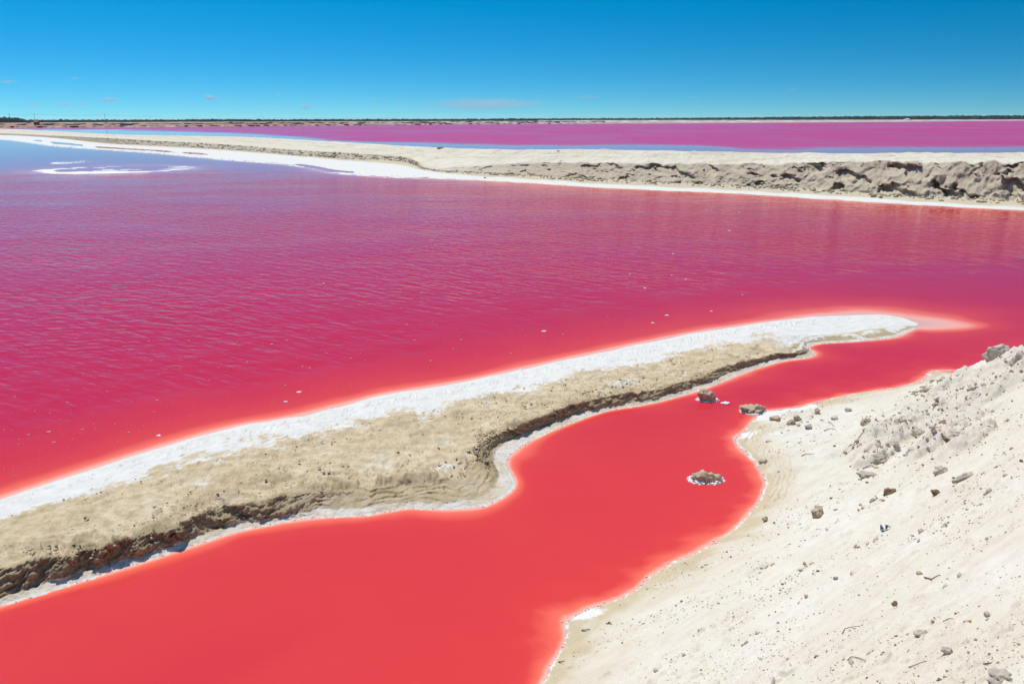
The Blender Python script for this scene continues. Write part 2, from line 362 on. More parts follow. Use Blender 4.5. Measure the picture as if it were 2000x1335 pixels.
def bank_height(x, y, detail=True):
    s = tps(x, y)
    if not detail: return s
    up = sstep(0.02, 0.35, s)
    rough = np.zeros_like(s)
    for p, a, b, w in OUT: rough = np.maximum(rough, w * blob(x, y, p[0], p[1], a, b, R(25)))
    rough = np.clip(rough + 0.25 * fbm(x * 2.5, y * 2.5, 3, 5), 0, 1) * sstep(0.05, 0.3, rough)
    h = s + up * (0.020 * fbm(x * 1.1, y * 1.1, 3, 1) + 0.010 * fbm(x * 4, y * 4, 3, 2))
    # slide streaks run down the slope (roughly towards -x, -y/2)
    c, sn = math.cos(R(28)), math.sin(R(28))
    ul = x * c + y * sn; vl = -x * sn + y * c
    h = h + up * (0.014 * fbm(ul * 0.9, vl * 4, 4, 7) + 0.007 * fbm(ul * 3.5, vl * 10, 4, 9, .6))
    # crumbs and small crust breaks in drifts
    drift = sstep(0.0, 0.5, fbm(ul * 0.8, vl * 1.8, 3, 12) + 0.15)
    cr = np.maximum(0, fbm(x * 16, y * 16, 3, 14) - 0.30)
    h = h + drift * sstep(0.08, 0.3, s) * np.minimum(cr, 0.5) * 0.042
    f9 = .016 * fbm(x * 9, y * 9, 3, 33); f5 = .5 + fbm(x * 5, y * 5, 2, 34)
    for kk, q in enumerate(PIT_W):
        a_ = .07 + .05 * ((kk * 37) % 10) / 10; r2 = (((x - q[0]) * c + (y - q[1]) * sn) / (a_ * 1.6)) ** 2 + ((-(x - q[0]) * sn + (y - q[1]) * c) / (a_ * .7)) ** 2
        h = h + np.exp(-r2) * f9 + .013 * np.exp(-((np.sqrt(r2) - 1) / .35) ** 2) * f5 - .012 * np.exp(-r2 * 1.6)
    # cemented outcrop: broken ledges
    led = fbm(ul * 1.6, vl * 3.2, 4, 21) * 3.0
    st = np.floor(led) + sstep(0.55, 1.0, led - np.floor(led))
    shelf = sstep(.34, .60, rough + .16 * fbm(x * 3, y * 3, 4, 26))
    h = h + shelf * 0.06 + rough * (0.040 * (st - 0.3) + 0.050 * ridge(x * 3.6 + .3 * fbm(x * 2, y * 2, 2, 22), y * 5, 5, 23) + 0.034 * fbm(x * 13, y * 13, 5, 25, .66) + 0.03 * np.abs(fbm(x * 8, y * 8, 3, 27)))
    lump = np.maximum(0, fbm(ul * 5, vl * 8, 4, 28) - .38); h = h + up * sstep(-.2, .5, fbm(ul * 1.1, vl * 1.6, 2, 29)) * np.minimum(lump, .4) * .07
    # shoreline irregularity
    low = (1 - sstep(0.05, 0.35, np.abs(s)))
    h = h + low * (0.010 * fbm(x * 6, y * 6, 4, 31))
    h = h + low * 0.006 * fbm(x * 22, y * 22, 2, 32) * sstep(0.0, .05, s)
    return h, rough

cove = np.array([at(px, py)[:2] for px, py in [(1452, 850), (1455, 868), (1470, 890), (1488, 915), (1500, 940), (1500, 955)]])
def make_bank():
    # rings about the viewer: fine where the picture looks, coarse elsewhere
    th = np.concatenate([np.linspace(-180, -45, 40)[:-1], np.linspace(-45, -8, 40)[:-1], np.linspace(-8, 40, 500)[:-1], np.linspace(40, 180, 50)])
    r = np.concatenate([np.linspace(0.02, 1.2, 14)[:-1], np.exp(np.linspace(math.log(1.2), math.log(16.5), 960))])
    T, RR = np.meshgrid(np.radians(th), r, indexing='ij')
    x = RR * np.sin(T); y = RR * np.cos(T)
    h, rough = bank_height(x, y)
    s = tps(x, y)
    P2 = np.c_[x.ravel(), y.ravel()]
    near = (np.abs(s.ravel()) < 0.5)
    ds = np.full(len(P2), 9.0); ds[near] = seg_dist(P2[near], SHORE_D[::2])
    ds = ds.reshape(x.shape)
    dc = np.full(len(P2), 9.0); dc[near] = seg_dist(P2[near], cove); dc = dc.reshape(x.shape)
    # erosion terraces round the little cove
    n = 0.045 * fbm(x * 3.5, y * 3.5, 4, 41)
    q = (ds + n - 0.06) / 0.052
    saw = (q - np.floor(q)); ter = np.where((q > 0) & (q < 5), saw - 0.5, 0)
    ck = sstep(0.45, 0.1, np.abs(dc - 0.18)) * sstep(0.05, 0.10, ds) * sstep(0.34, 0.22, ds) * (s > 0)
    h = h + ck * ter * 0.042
    V = np.stack([x, y, h], 2)
    wetn = fbm(x * 3, y * 3, 3, 43)
    land = (s > -0.01)
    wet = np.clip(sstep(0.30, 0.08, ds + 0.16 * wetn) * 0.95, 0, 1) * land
    crack_shade = np.exp(-((saw - .12) / .16) ** 2) * (q > 0) * (q < 4.2) * sstep(-.45, .1, fbm(x * 4, y * 4, 2, 42)); wet = np.maximum(wet * (1 - .5 * ck), ck * (.22 + .7 * crack_shade))  # shade of thin undercut cracks painted as dark lines, over the damp tone
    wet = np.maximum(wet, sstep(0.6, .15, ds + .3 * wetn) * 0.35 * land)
    sn = fbm(x * 1.3, y * 1.3, 3, 44); sn2 = fbm(x * 25, y * 25, 2, 45)
    wband = 0.006 + 0.026 * np.clip(sn + 0.05, 0, 1)
    salt = sstep(1.3, 0.7, (ds + 0.02 * sn2) / wband)
    q1 = at(1520, 800); q2 = at(1500, 815); q3 = at(1450, 850)
    for qq, w_ in ((q1, .22), (q2, .2), (q3, .14), (at(1140, 1198), .12), (at(1550, 796), .25)):
        salt = np.maximum(salt, sstep(0.45, 0.62, blob(x, y, qq[0], qq[1], w_ * 1.6, w_) + 0.12 * sn2) * sstep(0.35, .15, ds))
    salt = np.where(s < -0.006, 0.85, salt)
    wp = bank_pt(1517, 845)
    salt = np.maximum(salt, 0.9 * sstep(0.5, 0.75, blob(x, y, wp[0], wp[1], 0.12, 0.09) + 0.15 * sn2))
    F = grid_faces(*x.shape)
    # leave out what lies deep under the water
    hz = h.ravel()[F].max(1); F = F[hz > -0.3]
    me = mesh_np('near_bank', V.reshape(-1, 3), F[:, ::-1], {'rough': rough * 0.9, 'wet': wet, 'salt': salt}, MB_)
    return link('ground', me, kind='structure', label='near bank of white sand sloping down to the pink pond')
make_bank()

# ================================================================== SANDBAR
ST = [  # upper shore | salt edge | scarp top | scarp foot | lower shore, heights of the scarp top
    ((-420, 1115), (-420, 1150), (-460, 1262), (-460, 1320), (-460, 1350), .20), ((-200, 1045), (-200, 1080), (-220, 1175), (-220, 1235), (-220, 1262), .20),
    ((0, 975), (0, 1012), (0, 1108), (0, 1165), (0, 1183), .20),
    ((150, 925), (130, 972), (112, 1085), (110, 1130), (118, 1146), .20), ((300, 877), (250, 938), (210, 1068), (225, 1100), (238, 1110), .19), ((450, 835), (400, 888), (337, 1024), (342, 1062), (357, 1071), .19),
    ((530, 822), (480, 872), (430, 988), (450, 1023), (465, 1037), .18), ((600, 808), (560, 858), (540, 969), (545, 1005), (555, 1018), .17), ((680, 788), (650, 838), (637, 955), (640, 993), (642, 1007), .16),
    ((740, 772), (720, 822), (720, 952), (718, 990), (720, 1005), .11), ((800, 762), (790, 806), (795, 942), (798, 978), (800, 991), .10), ((850, 754), (840, 797), (862, 936), (878, 978), (882, 993), .09),
    ((890, 747), (880, 790), (912, 922), (938, 966), (952, 985), .09), ((930, 740), (920, 782), (932, 900), (970, 938), (1006, 946), .10), ((970, 731), (960, 772), (936, 876), (962, 897), (990, 906), .12),
    ((1010, 722), (1000, 762), (955, 854), (973, 872), (1000, 884), .15), ((1060, 711), (1050, 752), (1010, 832), (1020, 847), (1040, 858), .15), ((1120, 698), (1110, 738), (1090, 800), (1098, 818), (1110, 828), .16),
    ((1190, 683), (1180, 722), (1170, 776), (1180, 793), (1190, 801), .15), ((1270, 666), (1260, 706), (1260, 763), (1270, 778), (1280, 785), .13), ((1350, 650), (1340, 690), (1350, 740), (1357, 753), (1367, 761), .12),
    ((1430, 638), (1412, 673), (1430, 711), (1437, 722), (1444, 731), .11), ((1500, 628), (1475, 662), (1500, 694), (1507, 702), (1514, 708), .10), ((1550, 622), (1520, 656), (1555, 685), (1566, 691), (1580, 697), .09),
    ((1585, 618), (1545, 653), (1566, 675), (1580, 683), (1591, 688), .07), ((1618, 615.5), (1572, 650), (1572, 664), (1574, 671), (1578, 678), .045), ((1652, 614), (1604, 646), (1600, 659), (1596, 666), (1602, 671), .035), ((1685, 613), (1640, 640), (1640, 656), (1650, 663), (1658, 667), .035),
    ((1720, 614), (1690, 635), (1690, 650), (1700, 659), (1708, 663), .03), ((1752, 618), (1730, 632), (1730, 643), (1742, 653), (1750, 657), .02), ((1778, 626), (1762, 632), (1760, 638), (1768, 644), (1774, 647), .012),
    ((1792, 634), (1786, 635), (1785, 637), (1788, 639), (1790, 640), .004)]
N_ST = len(ST); UP = np.array([at(*s[0])[:2] for s in ST]); LO = np.array([at(*s[4])[:2] for s in ST])
def make_sandbar():
    stn = []
    for s in ST:
        k = min(1, s[5] / 0.09)
        U = at(*s[0], 0); B = at(*s[1], max(0.045 * k, .022 if s[5] > .01 else .004)); Tp = at(*s[2], s[5] * .9); F = at(*s[3], 0.030 * k); L = at(*s[4], 0.0)
        o1 = (U - L); o1[2] = 0; o1 = o1 / max(np.linalg.norm(o1), 1e-6); tq = min(1.0, np.linalg.norm((U - L)[:2]) / 1.2); e1 = np.array([1.0, .12, 0]) * (1 - tq)
        stn.append([U + o1 * 1.6 + e1 * .9 + np.array([0, 0, -.3]), U + o1 * .35 + e1 * .4 + np.array([0, 0, -.025]), U, B, B + (Tp - B) * .5, Tp, F, L, L - o1 * .3 + e1 * .4 + np.array([0, 0, -.05]), L - o1 * 1.0 + e1 * .9 + np.array([0, 0, -.3])])
    q_ = stn[-1]; stn.append([a_ + np.array([.5, .06, -.02 - .05 * (abs(j_ - 4.5) < 4)]) for j_, a_ in enumerate(q_)])
    ST.append(tuple((1822, 634) for _ in range(5)) + (.001,))
    stn = np.array(stn)                                        # (k, 10, 3)
    global BAR_STN; BAR_STN = stn
    mid = stn[:, 4]; seg = np.linalg.norm(np.diff(mid, axis=0), axis=1); cum = np.r_[0, np.cumsum(seg)]
    pw = stn[:, 6].copy(); dd = np.linalg.norm(np.diff(pw, axis=0), axis=1) / np.maximum(np.linalg.norm(pw[1:, :2], axis=1), 3); dd = dd + 0.5 * seg / np.maximum(np.linalg.norm(mid[1:, :2], axis=1), 3)
    cl2 = np.r_[0, np.cumsum(dd)]; pxw = np.maximum.accumulate(np.array([s[4][0] for s in ST], float))
    prm = np.interp(np.linspace(0, cl2[-1], 1600), cl2, np.arange(len(cl2)))        # rows spread evenly as seen from the bank
    G = crom(stn, prm)
    cnt = [6, 6, 26, 30, 34, 34, 14, 6, 5]
    cols = []; vv = []
    for j, c in enumerate(cnt):
        t = np.linspace(0, 1, c, endpoint=False)
        for q in t:
            cols.append(G[:, j] * (1 - q) + G[:, j + 1] * q); vv.append(j + q)
    cols.append(G[:, 9]); vv.append(9.0)
    P = np.stack(cols, 1); v = np.array(vv)[None, :] * np.ones((len(P), 1))
    # soften the kinks of the profile a little
    for _ in range(2): P[:, 1:-1] = 0.5 * P[:, 1:-1] + 0.25 * (P[:, :-2] + P[:, 2:])
    s_ = np.interp(prm, np.arange(len(cum)), cum)[:, None] * np.ones((1, P.shape[1]))
    w_ = np.cumsum(np.r_['1', np.zeros((len(P), 1)), np.linalg.norm(np.diff(P, axis=1), axis=2)], axis=1)
    x, y = P[..., 0], P[..., 1]
    sl_ = np.r_[0, np.cumsum(np.linalg.norm(np.diff(G[:, 6], axis=0), axis=1))][:, None] * np.ones((1, P.shape[1]))
    k = np.interp(prm, np.arange(len(ST)), [min(1, s[5] / 0.09) for s in ST])[:, None]
    # wander of the scarp edge in plan: slide points along the section
    sec = stn[:, 7] - stn[:, 2]; sec[:, 2] = 0; sec /= np.maximum(np.linalg.norm(sec, axis=1, keepdims=True), 1e-6)
    sec = crom(sec, prm)[:, None, :]
    bump_v = np.exp(-((v - 5.4) / 0.8) ** 2)
    wander = 0.06 * fbm(sl_ * 1.8, 0 * s_ + 1, 4, 51) + 0.035 * fbm(sl_ * 7, w_ * 5, 4, 52)
    P = P + sec * (bump_v * wander * k)[..., None]
    P = P + sec * (np.exp(-((v - 7) / .5) ** 2) * (0.035 * fbm(sl_ * 2.5, 0 * s_, 3, 53) + 0.008 * fbm(sl_ * 20, 0 * s_, 3, 54)))[..., None]
    P = P + sec * (np.exp(-((v - 2) / .5) ** 2) * (0.05 * fbm(s_ * 1.2, 0 * s_ + 5, 3, 55) + 0.006 * fbm(s_ * 6, 0 * s_, 3, 56)))[..., None]
    N = grid_normals(P)
    secx = np.interp(prm, np.arange(len(ST)), np.arange(len(ST)))[:, None]
    tz = sstep(6.6, 8.2, secx) * sstep(13.6, 12.4, secx); smooth_lip = sstep(13.8, 15, secx)
    top = sstep(2.9, 3.2, v) * sstep(5.2, 4.9, v)
    scarp = sstep(4.85, 5.1, v) * sstep(6.15, 5.95, v)
    # top: hummocks, crumbs, broken crust ledges
    hgt = top * k * (0.020 * fbm(x * 1.5, y * 1.5, 3, 61) + 0.013 * fbm(x * 6, y * 6, 5, 62, .6))
    led = fbm(x * 0.9 + 0.4 * y, y * 2.2, 5, 63) * 3.2
    fr = led - np.floor(led)
    hgt = hgt + top * k * (.020 + .045 * sstep(3.9, 4.8, v)) * (np.floor(led) * 0.5 + sstep(0.88, 1.0, fr) * .5) * sstep(0.0, 0.5, fbm(x * .9, y * .9, 2, 64) + .25)
    cr = np.minimum(np.maximum(0, fbm(x * 14, y * 14, 3, 65) - 0.28), .5)
    hgt = hgt + top * k * cr * 0.03
    # scarp: crumbly lumps and thin level beds
    beds = np.sin((P[..., 2] + 0.030 * fbm(sl_ * 1.5, w_ * 2, 4, 66)) * 2 * np.pi / 0.040) * sstep(-.2, .4, fbm(sl_ * 1.1, w_ * 2, 3, 661))
    hgt = hgt + scarp * k * (1 - .8 * tz) * (1 - .55 * smooth_lip) * (0.010 * ridge(sl_ * 2.2, w_ * 12, 4, 67) + 0.036 * fbm(sl_ * 5, w_ * 8, 6, 68, .66) + 0.014 * np.abs(fbm(sl_ * 20, w_ * 22, 3, 680)) + 0.009 * beds) + scarp * k * smooth_lip * 0.020 * fbm(sl_ * 1.2, w_ * 14, 4, 681)
    # low stepped terraces in the middle of the bar
    q = (v - 4.6) * 4.5 + 1.3 * fbm(x * 1.6, y * 2.2, 4, 69)
    hgt = hgt + tz * sstep(4.4, 4.7, v) * sstep(6.0, 5.85, v) * 0.024 * sstep(-.5, .2, fbm(s_ * 2, w_ * 3, 3, 691)) * ((q - np.floor(q)) - .5)
    # salt crust: thin plates at the upper edge, granular at the lower
    saltz = sstep(3.15, 2.9, v) * sstep(2.02, 2.35, v); saltl = sstep(5.9, 6.2, v) * sstep(7.6, 7.0, v)
    pl = fbm(s_ * 1.4, w_ * 6, 4, 71) * 2.5; fp = pl - np.floor(pl)
    hgt = hgt + saltz * (.35 + .65 * k) * 0.020 * np.maximum(-.05, sstep(.75, 1, fp) - 0.2 + 0.6 * fbm(x * 7, y * 7, 4, 72, .6)) * (.5 + sstep(2.7, 2.2, v))
    hgt = hgt + saltl * 0.006 * fbm(x * 26, y * 26, 3, 73)
    P = P + N * hgt[..., None]
    zz = P[..., 2]
    # colours
    n1 = fbm(x * 2.5, y * 2.5, 4, 81); n2 = fbm(x * 14, y * 14, 3, 82)
    tip = sstep(1520, 1600, np.interp(prm, np.arange(len(pxw)), pxw))[:, None]
    e = v + 0.42 * n1 + 0.30 * n2
    salt = np.maximum(sstep(3.12, 2.85, e), np.maximum(sstep(5.95, 6.15, v + 0.10 * n2) * np.clip(.5 + .6 * n1 + .3 * n2, .2, .9), .95 * sstep(6.75, 6.9, v + .08 * n2)))
    salt = np.maximum(salt, tip * sstep(-.05, 0.12, 0.18 - np.abs(v - 5.0) * .25 * 1.0 + 0.3 * n1 + 0.1 * n2 - 0.10) )
    salt = np.maximum(salt, tip * sstep(4.6, 4.0, v) )
    for px, py, a, b in ((1215, 742, .35, .2), (870, 905, .25, .12), (395, 945, .12, .05)):
        q = at(px, py, .1); salt = np.maximum(salt, .85 * sstep(0.5, .8, blob(x, y, q[0], q[1], a, b, .3) * 0.8 + .5 * n2))
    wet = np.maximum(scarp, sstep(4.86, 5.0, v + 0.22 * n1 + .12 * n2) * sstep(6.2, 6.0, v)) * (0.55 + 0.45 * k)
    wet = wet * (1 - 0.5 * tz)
    wet = np.maximum(wet, 0.5 * top * sstep(0.1, 0.5, n1 - 0.25 + .35 * sstep(4.0, 4.9, v)))
    F = grid_faces(*x.shape)
    me = mesh_np('sandbar', P.reshape(-1, 3), F, {'salt': salt, 'wet': np.clip(wet, 0, 1)}, MR_)
    return link('sandbar', me, kind='structure', label='beige sandbar edged with white salt crossing the pink water')
make_sandbar()

# ================================================================== DIKE
# near shore | salt edge | bank foot | bank top | far edge of the track, run of the bank face (m), height of the track's far edge
DK = [(-420, 254, 249.5, 249.2, 248, 243, 1.2, .5), (-150, 265.5, 259, 258.5, 256.5, 247.5, 1.2, .55), (0, 272.5, 263, 262.3, 260, 251, 1.2, .6), (100, 285, 269, 268, 264.5, 255.5, 1.2, .65), (200, 292.5, 280, 278, 269, 261, 1.2, .7),
      (300, 299.5, 286, 283.5, 274.5, 264, 1.3, .8), (420, 311, 292.5, 290, 281, 265.8, 1.3, .85), (500, 317, 298.5, 296, 287, 268, 1.3, .9), (560, 322, 303, 301, 292, 271, 1.3, .95), (612, 330, 307.5, 305, 295.5, 274, 1.3, 1.0), (645, 337.5, 311, 307.5, 297.5, 276, 1.3, 1.0),
      (682, 341, 314, 310, 299, 278, 1.3, 1.05), (760, 346.5, 320, 312.5, 304.5, 283, 1.2, 1.1), (800, 347.5, 326, 318, 309.5, 285, 1.1, 1.15), (840, 348.3, 334, 330, 326.5, 287, .9, 1.2), (920, 351, 343, 335.5, 325, 290, 1.0, 1.3),
      (1000, 355, 348, 339.5, 320.5, 292, 1.4, 1.45), (1105, 361.5, 355, 345, 318, 295, 1.7, 1.55), (1175, 366, 360, 349, 319, 297, 1.7, 1.6), (1300, 371.5, 365.5, 355, 320, 299.5, 1.7, 1.6), (1475, 379.5, 374, 363, 321, 300, 1.7, 1.6),
      (1650, 391, 384, 372, 316.5, 299.3, 1.8, 1.62), (1825, 401, 395.5, 384, 316, 298.6, 1.9, 1.65), (2000, 410, 405, 391.5, 318, 298, 1.9, 1.65), (2200, 421, 416, 403, 320, 297.5, 1.9, 1.65), (2600, 445, 439, 425, 323, 296, 1.9, 1.65)]
dk = []
for (px, ys, yw, yf, yt, yr, run, zr) in DK:
    Sx = at(px, ys, 0); Wx = at(px, yw, .05); Fx = at(px, yf, .14)
    d = ray(px, yt); dh = math.hypot(d[0], d[1]); df = math.hypot(Fx[0], Fx[1]) + run
    Tx = np.array([d[0] * df / dh, d[1] * df / dh, EYE + d[2] * df / dh])
    Rx = at(px, yr, zr)
    if np.linalg.norm(Rx[:2]) < np.linalg.norm(Tx[:2]) + 4: Rx = np.r_[Tx[:2] * (1 + 4 / np.linalg.norm(Tx[:2])), zr]
    o = Rx[:2] / np.linalg.norm(Rx[:2])
    far = np.r_[Rx[:2] + o * 2.2, -0.25]; far2 = np.r_[Rx[:2] + o * 7, -0.5]
    o2 = Sx[:2] / np.linalg.norm(Sx[:2])
    out1 = np.r_[Sx[:2] - o2 * 1.6, -0.10]; out2 = np.r_[Sx[:2] - o2 * 6, -0.5]
    dk.append([out2, out1, Sx, Wx, Fx, Tx, Rx, far, far2])
dk = np.array(dk)
DSH = dk[:, 2, :2]; DMID = 0.5 * (dk[:, 5, :2] + dk[:, 6, :2]); DFAR = dk[:, 7, :2]
def make_dike():
    pxs = np.array([d[0] for d in DK], float)
    prm = np.interp(np.linspace(-420, 2600, 1900), pxs, np.arange(len(pxs)))
    G = crom(dk, prm)
    cnt = [3, 5, 36, 10, 46, 44, 5, 3]
    cols = []; vv = []
    for j, c in enumerate(cnt):
        for q in np.linspace(0, 1, c, endpoint=False):
            cols.append(G[:, j] * (1 - q) + G[:, j + 1] * q); vv.append(j + q)
    cols.append(G[:, 8]); vv.append(8.0)
    P = np.stack(cols, 1); v = np.array(vv)[None, :] * np.ones((len(P), 1))
    x, y = P[..., 0], P[..., 1]
    pxr = np.interp(prm, np.arange(len(pxs)), pxs)[:, None]
    rel = np.clip((dk[:, 5, 2] - dk[:, 4, 2]) / 1.45, 0.0, 1); rel = np.interp(prm, np.arange(len(pxs)), rel)[:, None]
    rel = np.maximum(rel, .42 * sstep(870, 780, pxr)); sec = P[:, -1] - P[:, 0]; sec[:, 2] = 0; sec /= np.linalg.norm(sec, axis=1, keepdims=True); sec = sec[:, None, :]
    s_ = np.r_[0, np.cumsum(np.linalg.norm(np.diff(G[:, 4], axis=0), axis=1))][:, None] * np.ones((1, P.shape[1]))
    f = (v - 4)                                                     # 0 foot .. 1 top
    # slumps: the face bulges out in cones of fallen earth, with gullies and lumps between
    face = sstep(-.02, .06, f) * sstep(1.10, 0.98, f)
    fan = fbm(s_ * 0.42, 0 * s_ + .5 * f, 3, 101)
    lump = ridge(s_ * 0.75 + 0.35 * f, f * 1.3, 4, 103)
    diag = ridge(s_ * 1.6 - 2.2 * f, f * 0.9 + s_ * .1, 3, 104)
    small = fbm(s_ * 3.2, f * 5, 4, 105)
    disp = face * rel * (0.62 * fan * (1 - .4 * f) + 0.20 * (lump - .2) * sstep(-.3, .4, fbm(s_ * .5, f, 2, 108)) + 0.16 * (diag - .2) + 0.09 * small)
    cut = sstep(.10, .40, fbm(s_ * 0.7 + .5 * f, f * 1.7, 4, 107) + .25 * (f - .55))            # broken-away hollows that hold shade
    disp = disp - face * rel * 0.58 * cut
    P = P - sec * disp[..., None]
    # ragged rim
    rim = np.exp(-((f - 1.0) / .12) ** 2)
    P[..., 2] += rim * rel * (0.13 * fbm(s_ * .9, 0 * s_, 4, 109))
    P[..., 2] += face * rel * 0.07 * fbm(s_ * 2.6, f * 6, 3, 110)
    # undercut line at the foot
    P[..., 2] += -0.09 * np.exp(-((f + 0.03) / .05) ** 2) * rel
    # track: low ruts
    tr = 0
    for c in (1.42, 1.50, 1.70, 1.78):
        tr = tr + np.exp(-((f - c - 0.012 * fbm(s_ * .05, 0 * s_, 2, int(c * 100))) / 0.013) ** 2)
    road = sstep(1.02, 1.12, f) * sstep(2.02, 1.9, f)
    P[..., 2] += road * (-0.03 * tr + 0.06 * fbm(x * .35, y * .35, 3, 111) + 0.045 * fbm(x * 1.6, y * 1.6, 4, 112, .6))
    berm = np.exp(-((f - 1.95) / .05) ** 2); P[..., 2] += berm * 0.10 * np.clip(fbm(s_ * .5, 0 * s_, 3, 113) + .3, 0, 1)
    n1 = fbm(s_ * .5, v * 3, 4, 115)
    shore = sstep(1.5, 2, v) * sstep(4.0, 3.6, v)
    P[..., 2] += shore * 0.015 * fbm(x * 1.2, y * 1.2, 3, 116)
    wob = np.exp(-((v - 2) / .6) ** 2) * 0.25 * fbm(s_ * .25, 0 * s_, 4, 117) * np.clip(1.2 - pxr / 1200, .35, 1.5)
    P = P - sec * wob[..., None]
    # thin strip of water held behind the salt edge at the far left
    pud = sstep(40, 90, pxr) * sstep(430, 360, pxr) * np.exp(-((v - 2.42 - .06 * fbm(s_ * .03, 0 * s_, 2, 119)) / .10) ** 2)
    P[..., 2] = P[..., 2] - .075 * pud * sstep(-.5, .1, fbm(s_ * .05, v * .5, 3, 118))
    # puddle inlet behind the salt tongue
    P[..., 2] -= .10 * sstep(570, 612, pxr) * sstep(697, 676, pxr) * np.exp(-((v - 2.17) / (.075 * (.35 + .65 * sstep(690, 620, pxr)))) ** 2)
    salt = sstep(3.2, 2.9, v + .18 * n1)
    left = sstep(860, 760, pxr)
    salt = np.maximum(salt, left * sstep(3.35, 2.9, v + .15 * n1))
    tan = sstep(2.95, 3.15, v + .18 * n1) * sstep(1.0, 0.2, f + .2 * n1)
    tan = np.where(f < 0.02, np.maximum(tan, sstep(3.05, 3.2, v)), tan * .4)
    fc = face * (0.3 + .7 * sstep(0.1, .5, rel)) * (1 - .2 * left)
    me = mesh_np('dike', P.reshape(-1, 3), grid_faces(*x.shape)[:, ::-1], {'salt': salt, 'tan': tan, 'face': np.clip(fc, 0, 1), 'track': np.clip(tr * road, 0, 1) * sstep(-.5, .3, n1)}, MD_)
    return link('dike', me, kind='structure', label='pale earth dike with a track along its top and an eroded grey bank')
make_dike()

# ================================================================== WATER
th_d = np.degrees(np.arctan2(DMID[:, 0], DMID[:, 1])); r_d = np.hypot(DMID[:, 0], DMID[:, 1])
order = np.argsort(th_d)
BANK_S = SHORE_D; UPF = crom(UP, np.linspace(0, len(UP) - 1, 140)); LOF = crom(LO, np.linspace(0, len(LO) - 1, 200)); DSF = crom(DSH, np.linspace(0, len(DSH) - 1, 120))
BAR_POLY = np.r_[UPF, LOF[::-1]]
FLATS = []     # salt flats in the lagoon at far left: (x, y, half length, half depth)
a, b = at(92, 329), at(372, 331); c, d = at(230, 322), at(230, 338)
FLATS.append(((a + b) / 2, (b[0] - a[0]) / 2, (c[1] - d[1]) / 2))
a, b = at(112, 316.5), at(165, 316.5); c, d = at(138, 314), at(138, 319)
FLATS.append(((a + b) / 2, (b[0] - a[0]) / 2, (c[1] - d[1]) / 2))
def near_water():
    th = np.concatenate([np.linspace(-80, -42, 30)[:-1], np.linspace(-42, 42, 620)[:-1], np.linspace(42, 62, 20)])
    rd = np.interp(th, th_d[order], r_d[order]); rd = np.minimum(rd, 420)
    rd = np.where(th < th_d.min(), 420, rd)
    t = np.linspace(0, 1, 900)
    T = np.radians(th)[:, None] * np.ones((1, len(t)))
    RR = np.exp(np.log(1.6) + (np.log(rd)[:, None] - np.log(1.6)) * t[None, :])
    x = RR * np.sin(T); y = RR * np.cos(T)
    P2 = np.c_[x.ravel(), y.ravel()]; r = RR.ravel()
    dU = seg_dist(P2, UPF); dL = seg_dist(P2, LOF); dB = seg_dist(P2, BANK_S); dD = seg_dist(P2, DSF)
    inb = inside(P2, BAR_POLY); dU[inb] = 0; dL[inb] = 0
    n = fbm(x * 1.0, y * 1.0, 3, 201).ravel(); nb = fbm(x * 2.4, y * 4.5, 4, 202).ravel(); nl = fbm(x * .45, y * .8, 3, 203).ravel()
    dbl = np.minimum(dL, dB)
    w = dU / (dU + dbl + 1e-6)
    w = np.where(dU < dL, np.clip(w * 1.0, 0, 1) * sstep(3, .3, np.minimum(dB, 9)) , w)
    pond_max = 0.125 + 0.20 * sstep(7.5, 12.5, r) + 0.012 * n
    maxd = 0.75 + (pond_max - 0.75) * sstep(.35, .75, w)
    D = np.minimum.reduce([dU * (0.26 + .05 * n), dL * 0.95 * np.exp(.6 * nl + .5 * n), dB * 0.78 * np.exp(.40 * nb + .35 * n), dD * (0.10 + 0.05 * nl) * np.clip(30 / np.maximum(dD, 1), .5, 1)])
    D = np.maximum(D, 0)
    for (c_, hl, hd) in FLATS:
        q = np.sqrt(((P2[:, 0] - c_[0]) / hl) ** 2 + ((P2[:, 1] - c_[1]) / hd) ** 2)
        D = np.where(q < .88, np.minimum(D, .14), np.minimum(D, np.maximum(q - 0.9 + .15 * nl, 0.01) * 0.35))
    depth = maxd * (1 - np.exp(-D / maxd))
    # drowned tail of the sandbar
    for px, py, a_, b_, f_ in ((1820, 629, .85, .55, .86), (1878, 636, .95, .42, .82), (1745, 606, 1.3, .9, .55), (1600, 607, 1.6, .8, .5), (1900, 612, 1.6, .6, .45), (1780, 632, .4, .35, .6)):
        q = at(px, py); depth = depth * (1 - f_ * blob(P2[:, 0], P2[:, 1], q[0], q[1], a_, b_, .15))
    # wind: calm in the lee of the banks and in the pond, wavelets in the open
    rip = sstep(.3, 2.2, dU + .4 * n) * sstep(.7, .2, np.where(w > .5, w, 0) * 1.2)
    rip = rip * sstep(4.0, 9.5, dB + 1.0 * n)
    rip = rip * (.35 + .65 * sstep(0, 9, dD + 2 * nl))
    # calm lane at far left near the salt flats
    calm = np.array([at(a, b)[:2] for a, b in ((-400, 336), (0, 339), (120, 340), (300, 339.5), (420, 338), (560, 339), (640, 343), (700, 349))])
    ca = np.degrees(np.arctan2(calm[:, 0], calm[:, 1])); cr_ = np.hypot(calm[:, 0], calm[:, 1])
    rc = np.interp(np.degrees(T.ravel()), ca, cr_, right=400)
    rip = rip * sstep(1.06, .95, r / rc + .05 * nl + .015 * nb)
    rip = rip * (0.55 + 0.5 * sstep(-.45, .45, fbm(x * .10, y * .17, 3, 207).ravel()))
    me = mesh_np('lagoon_water', np.c_[x.ravel(), y.ravel(), np.zeros(x.size)], grid_faces(*x.shape)[:, ::-1], {'depth': depth, 'ripple': rip}, MW_)
    link('lagoon_water', me, kind='structure', label='pink lagoon and pond water in front of the dike')
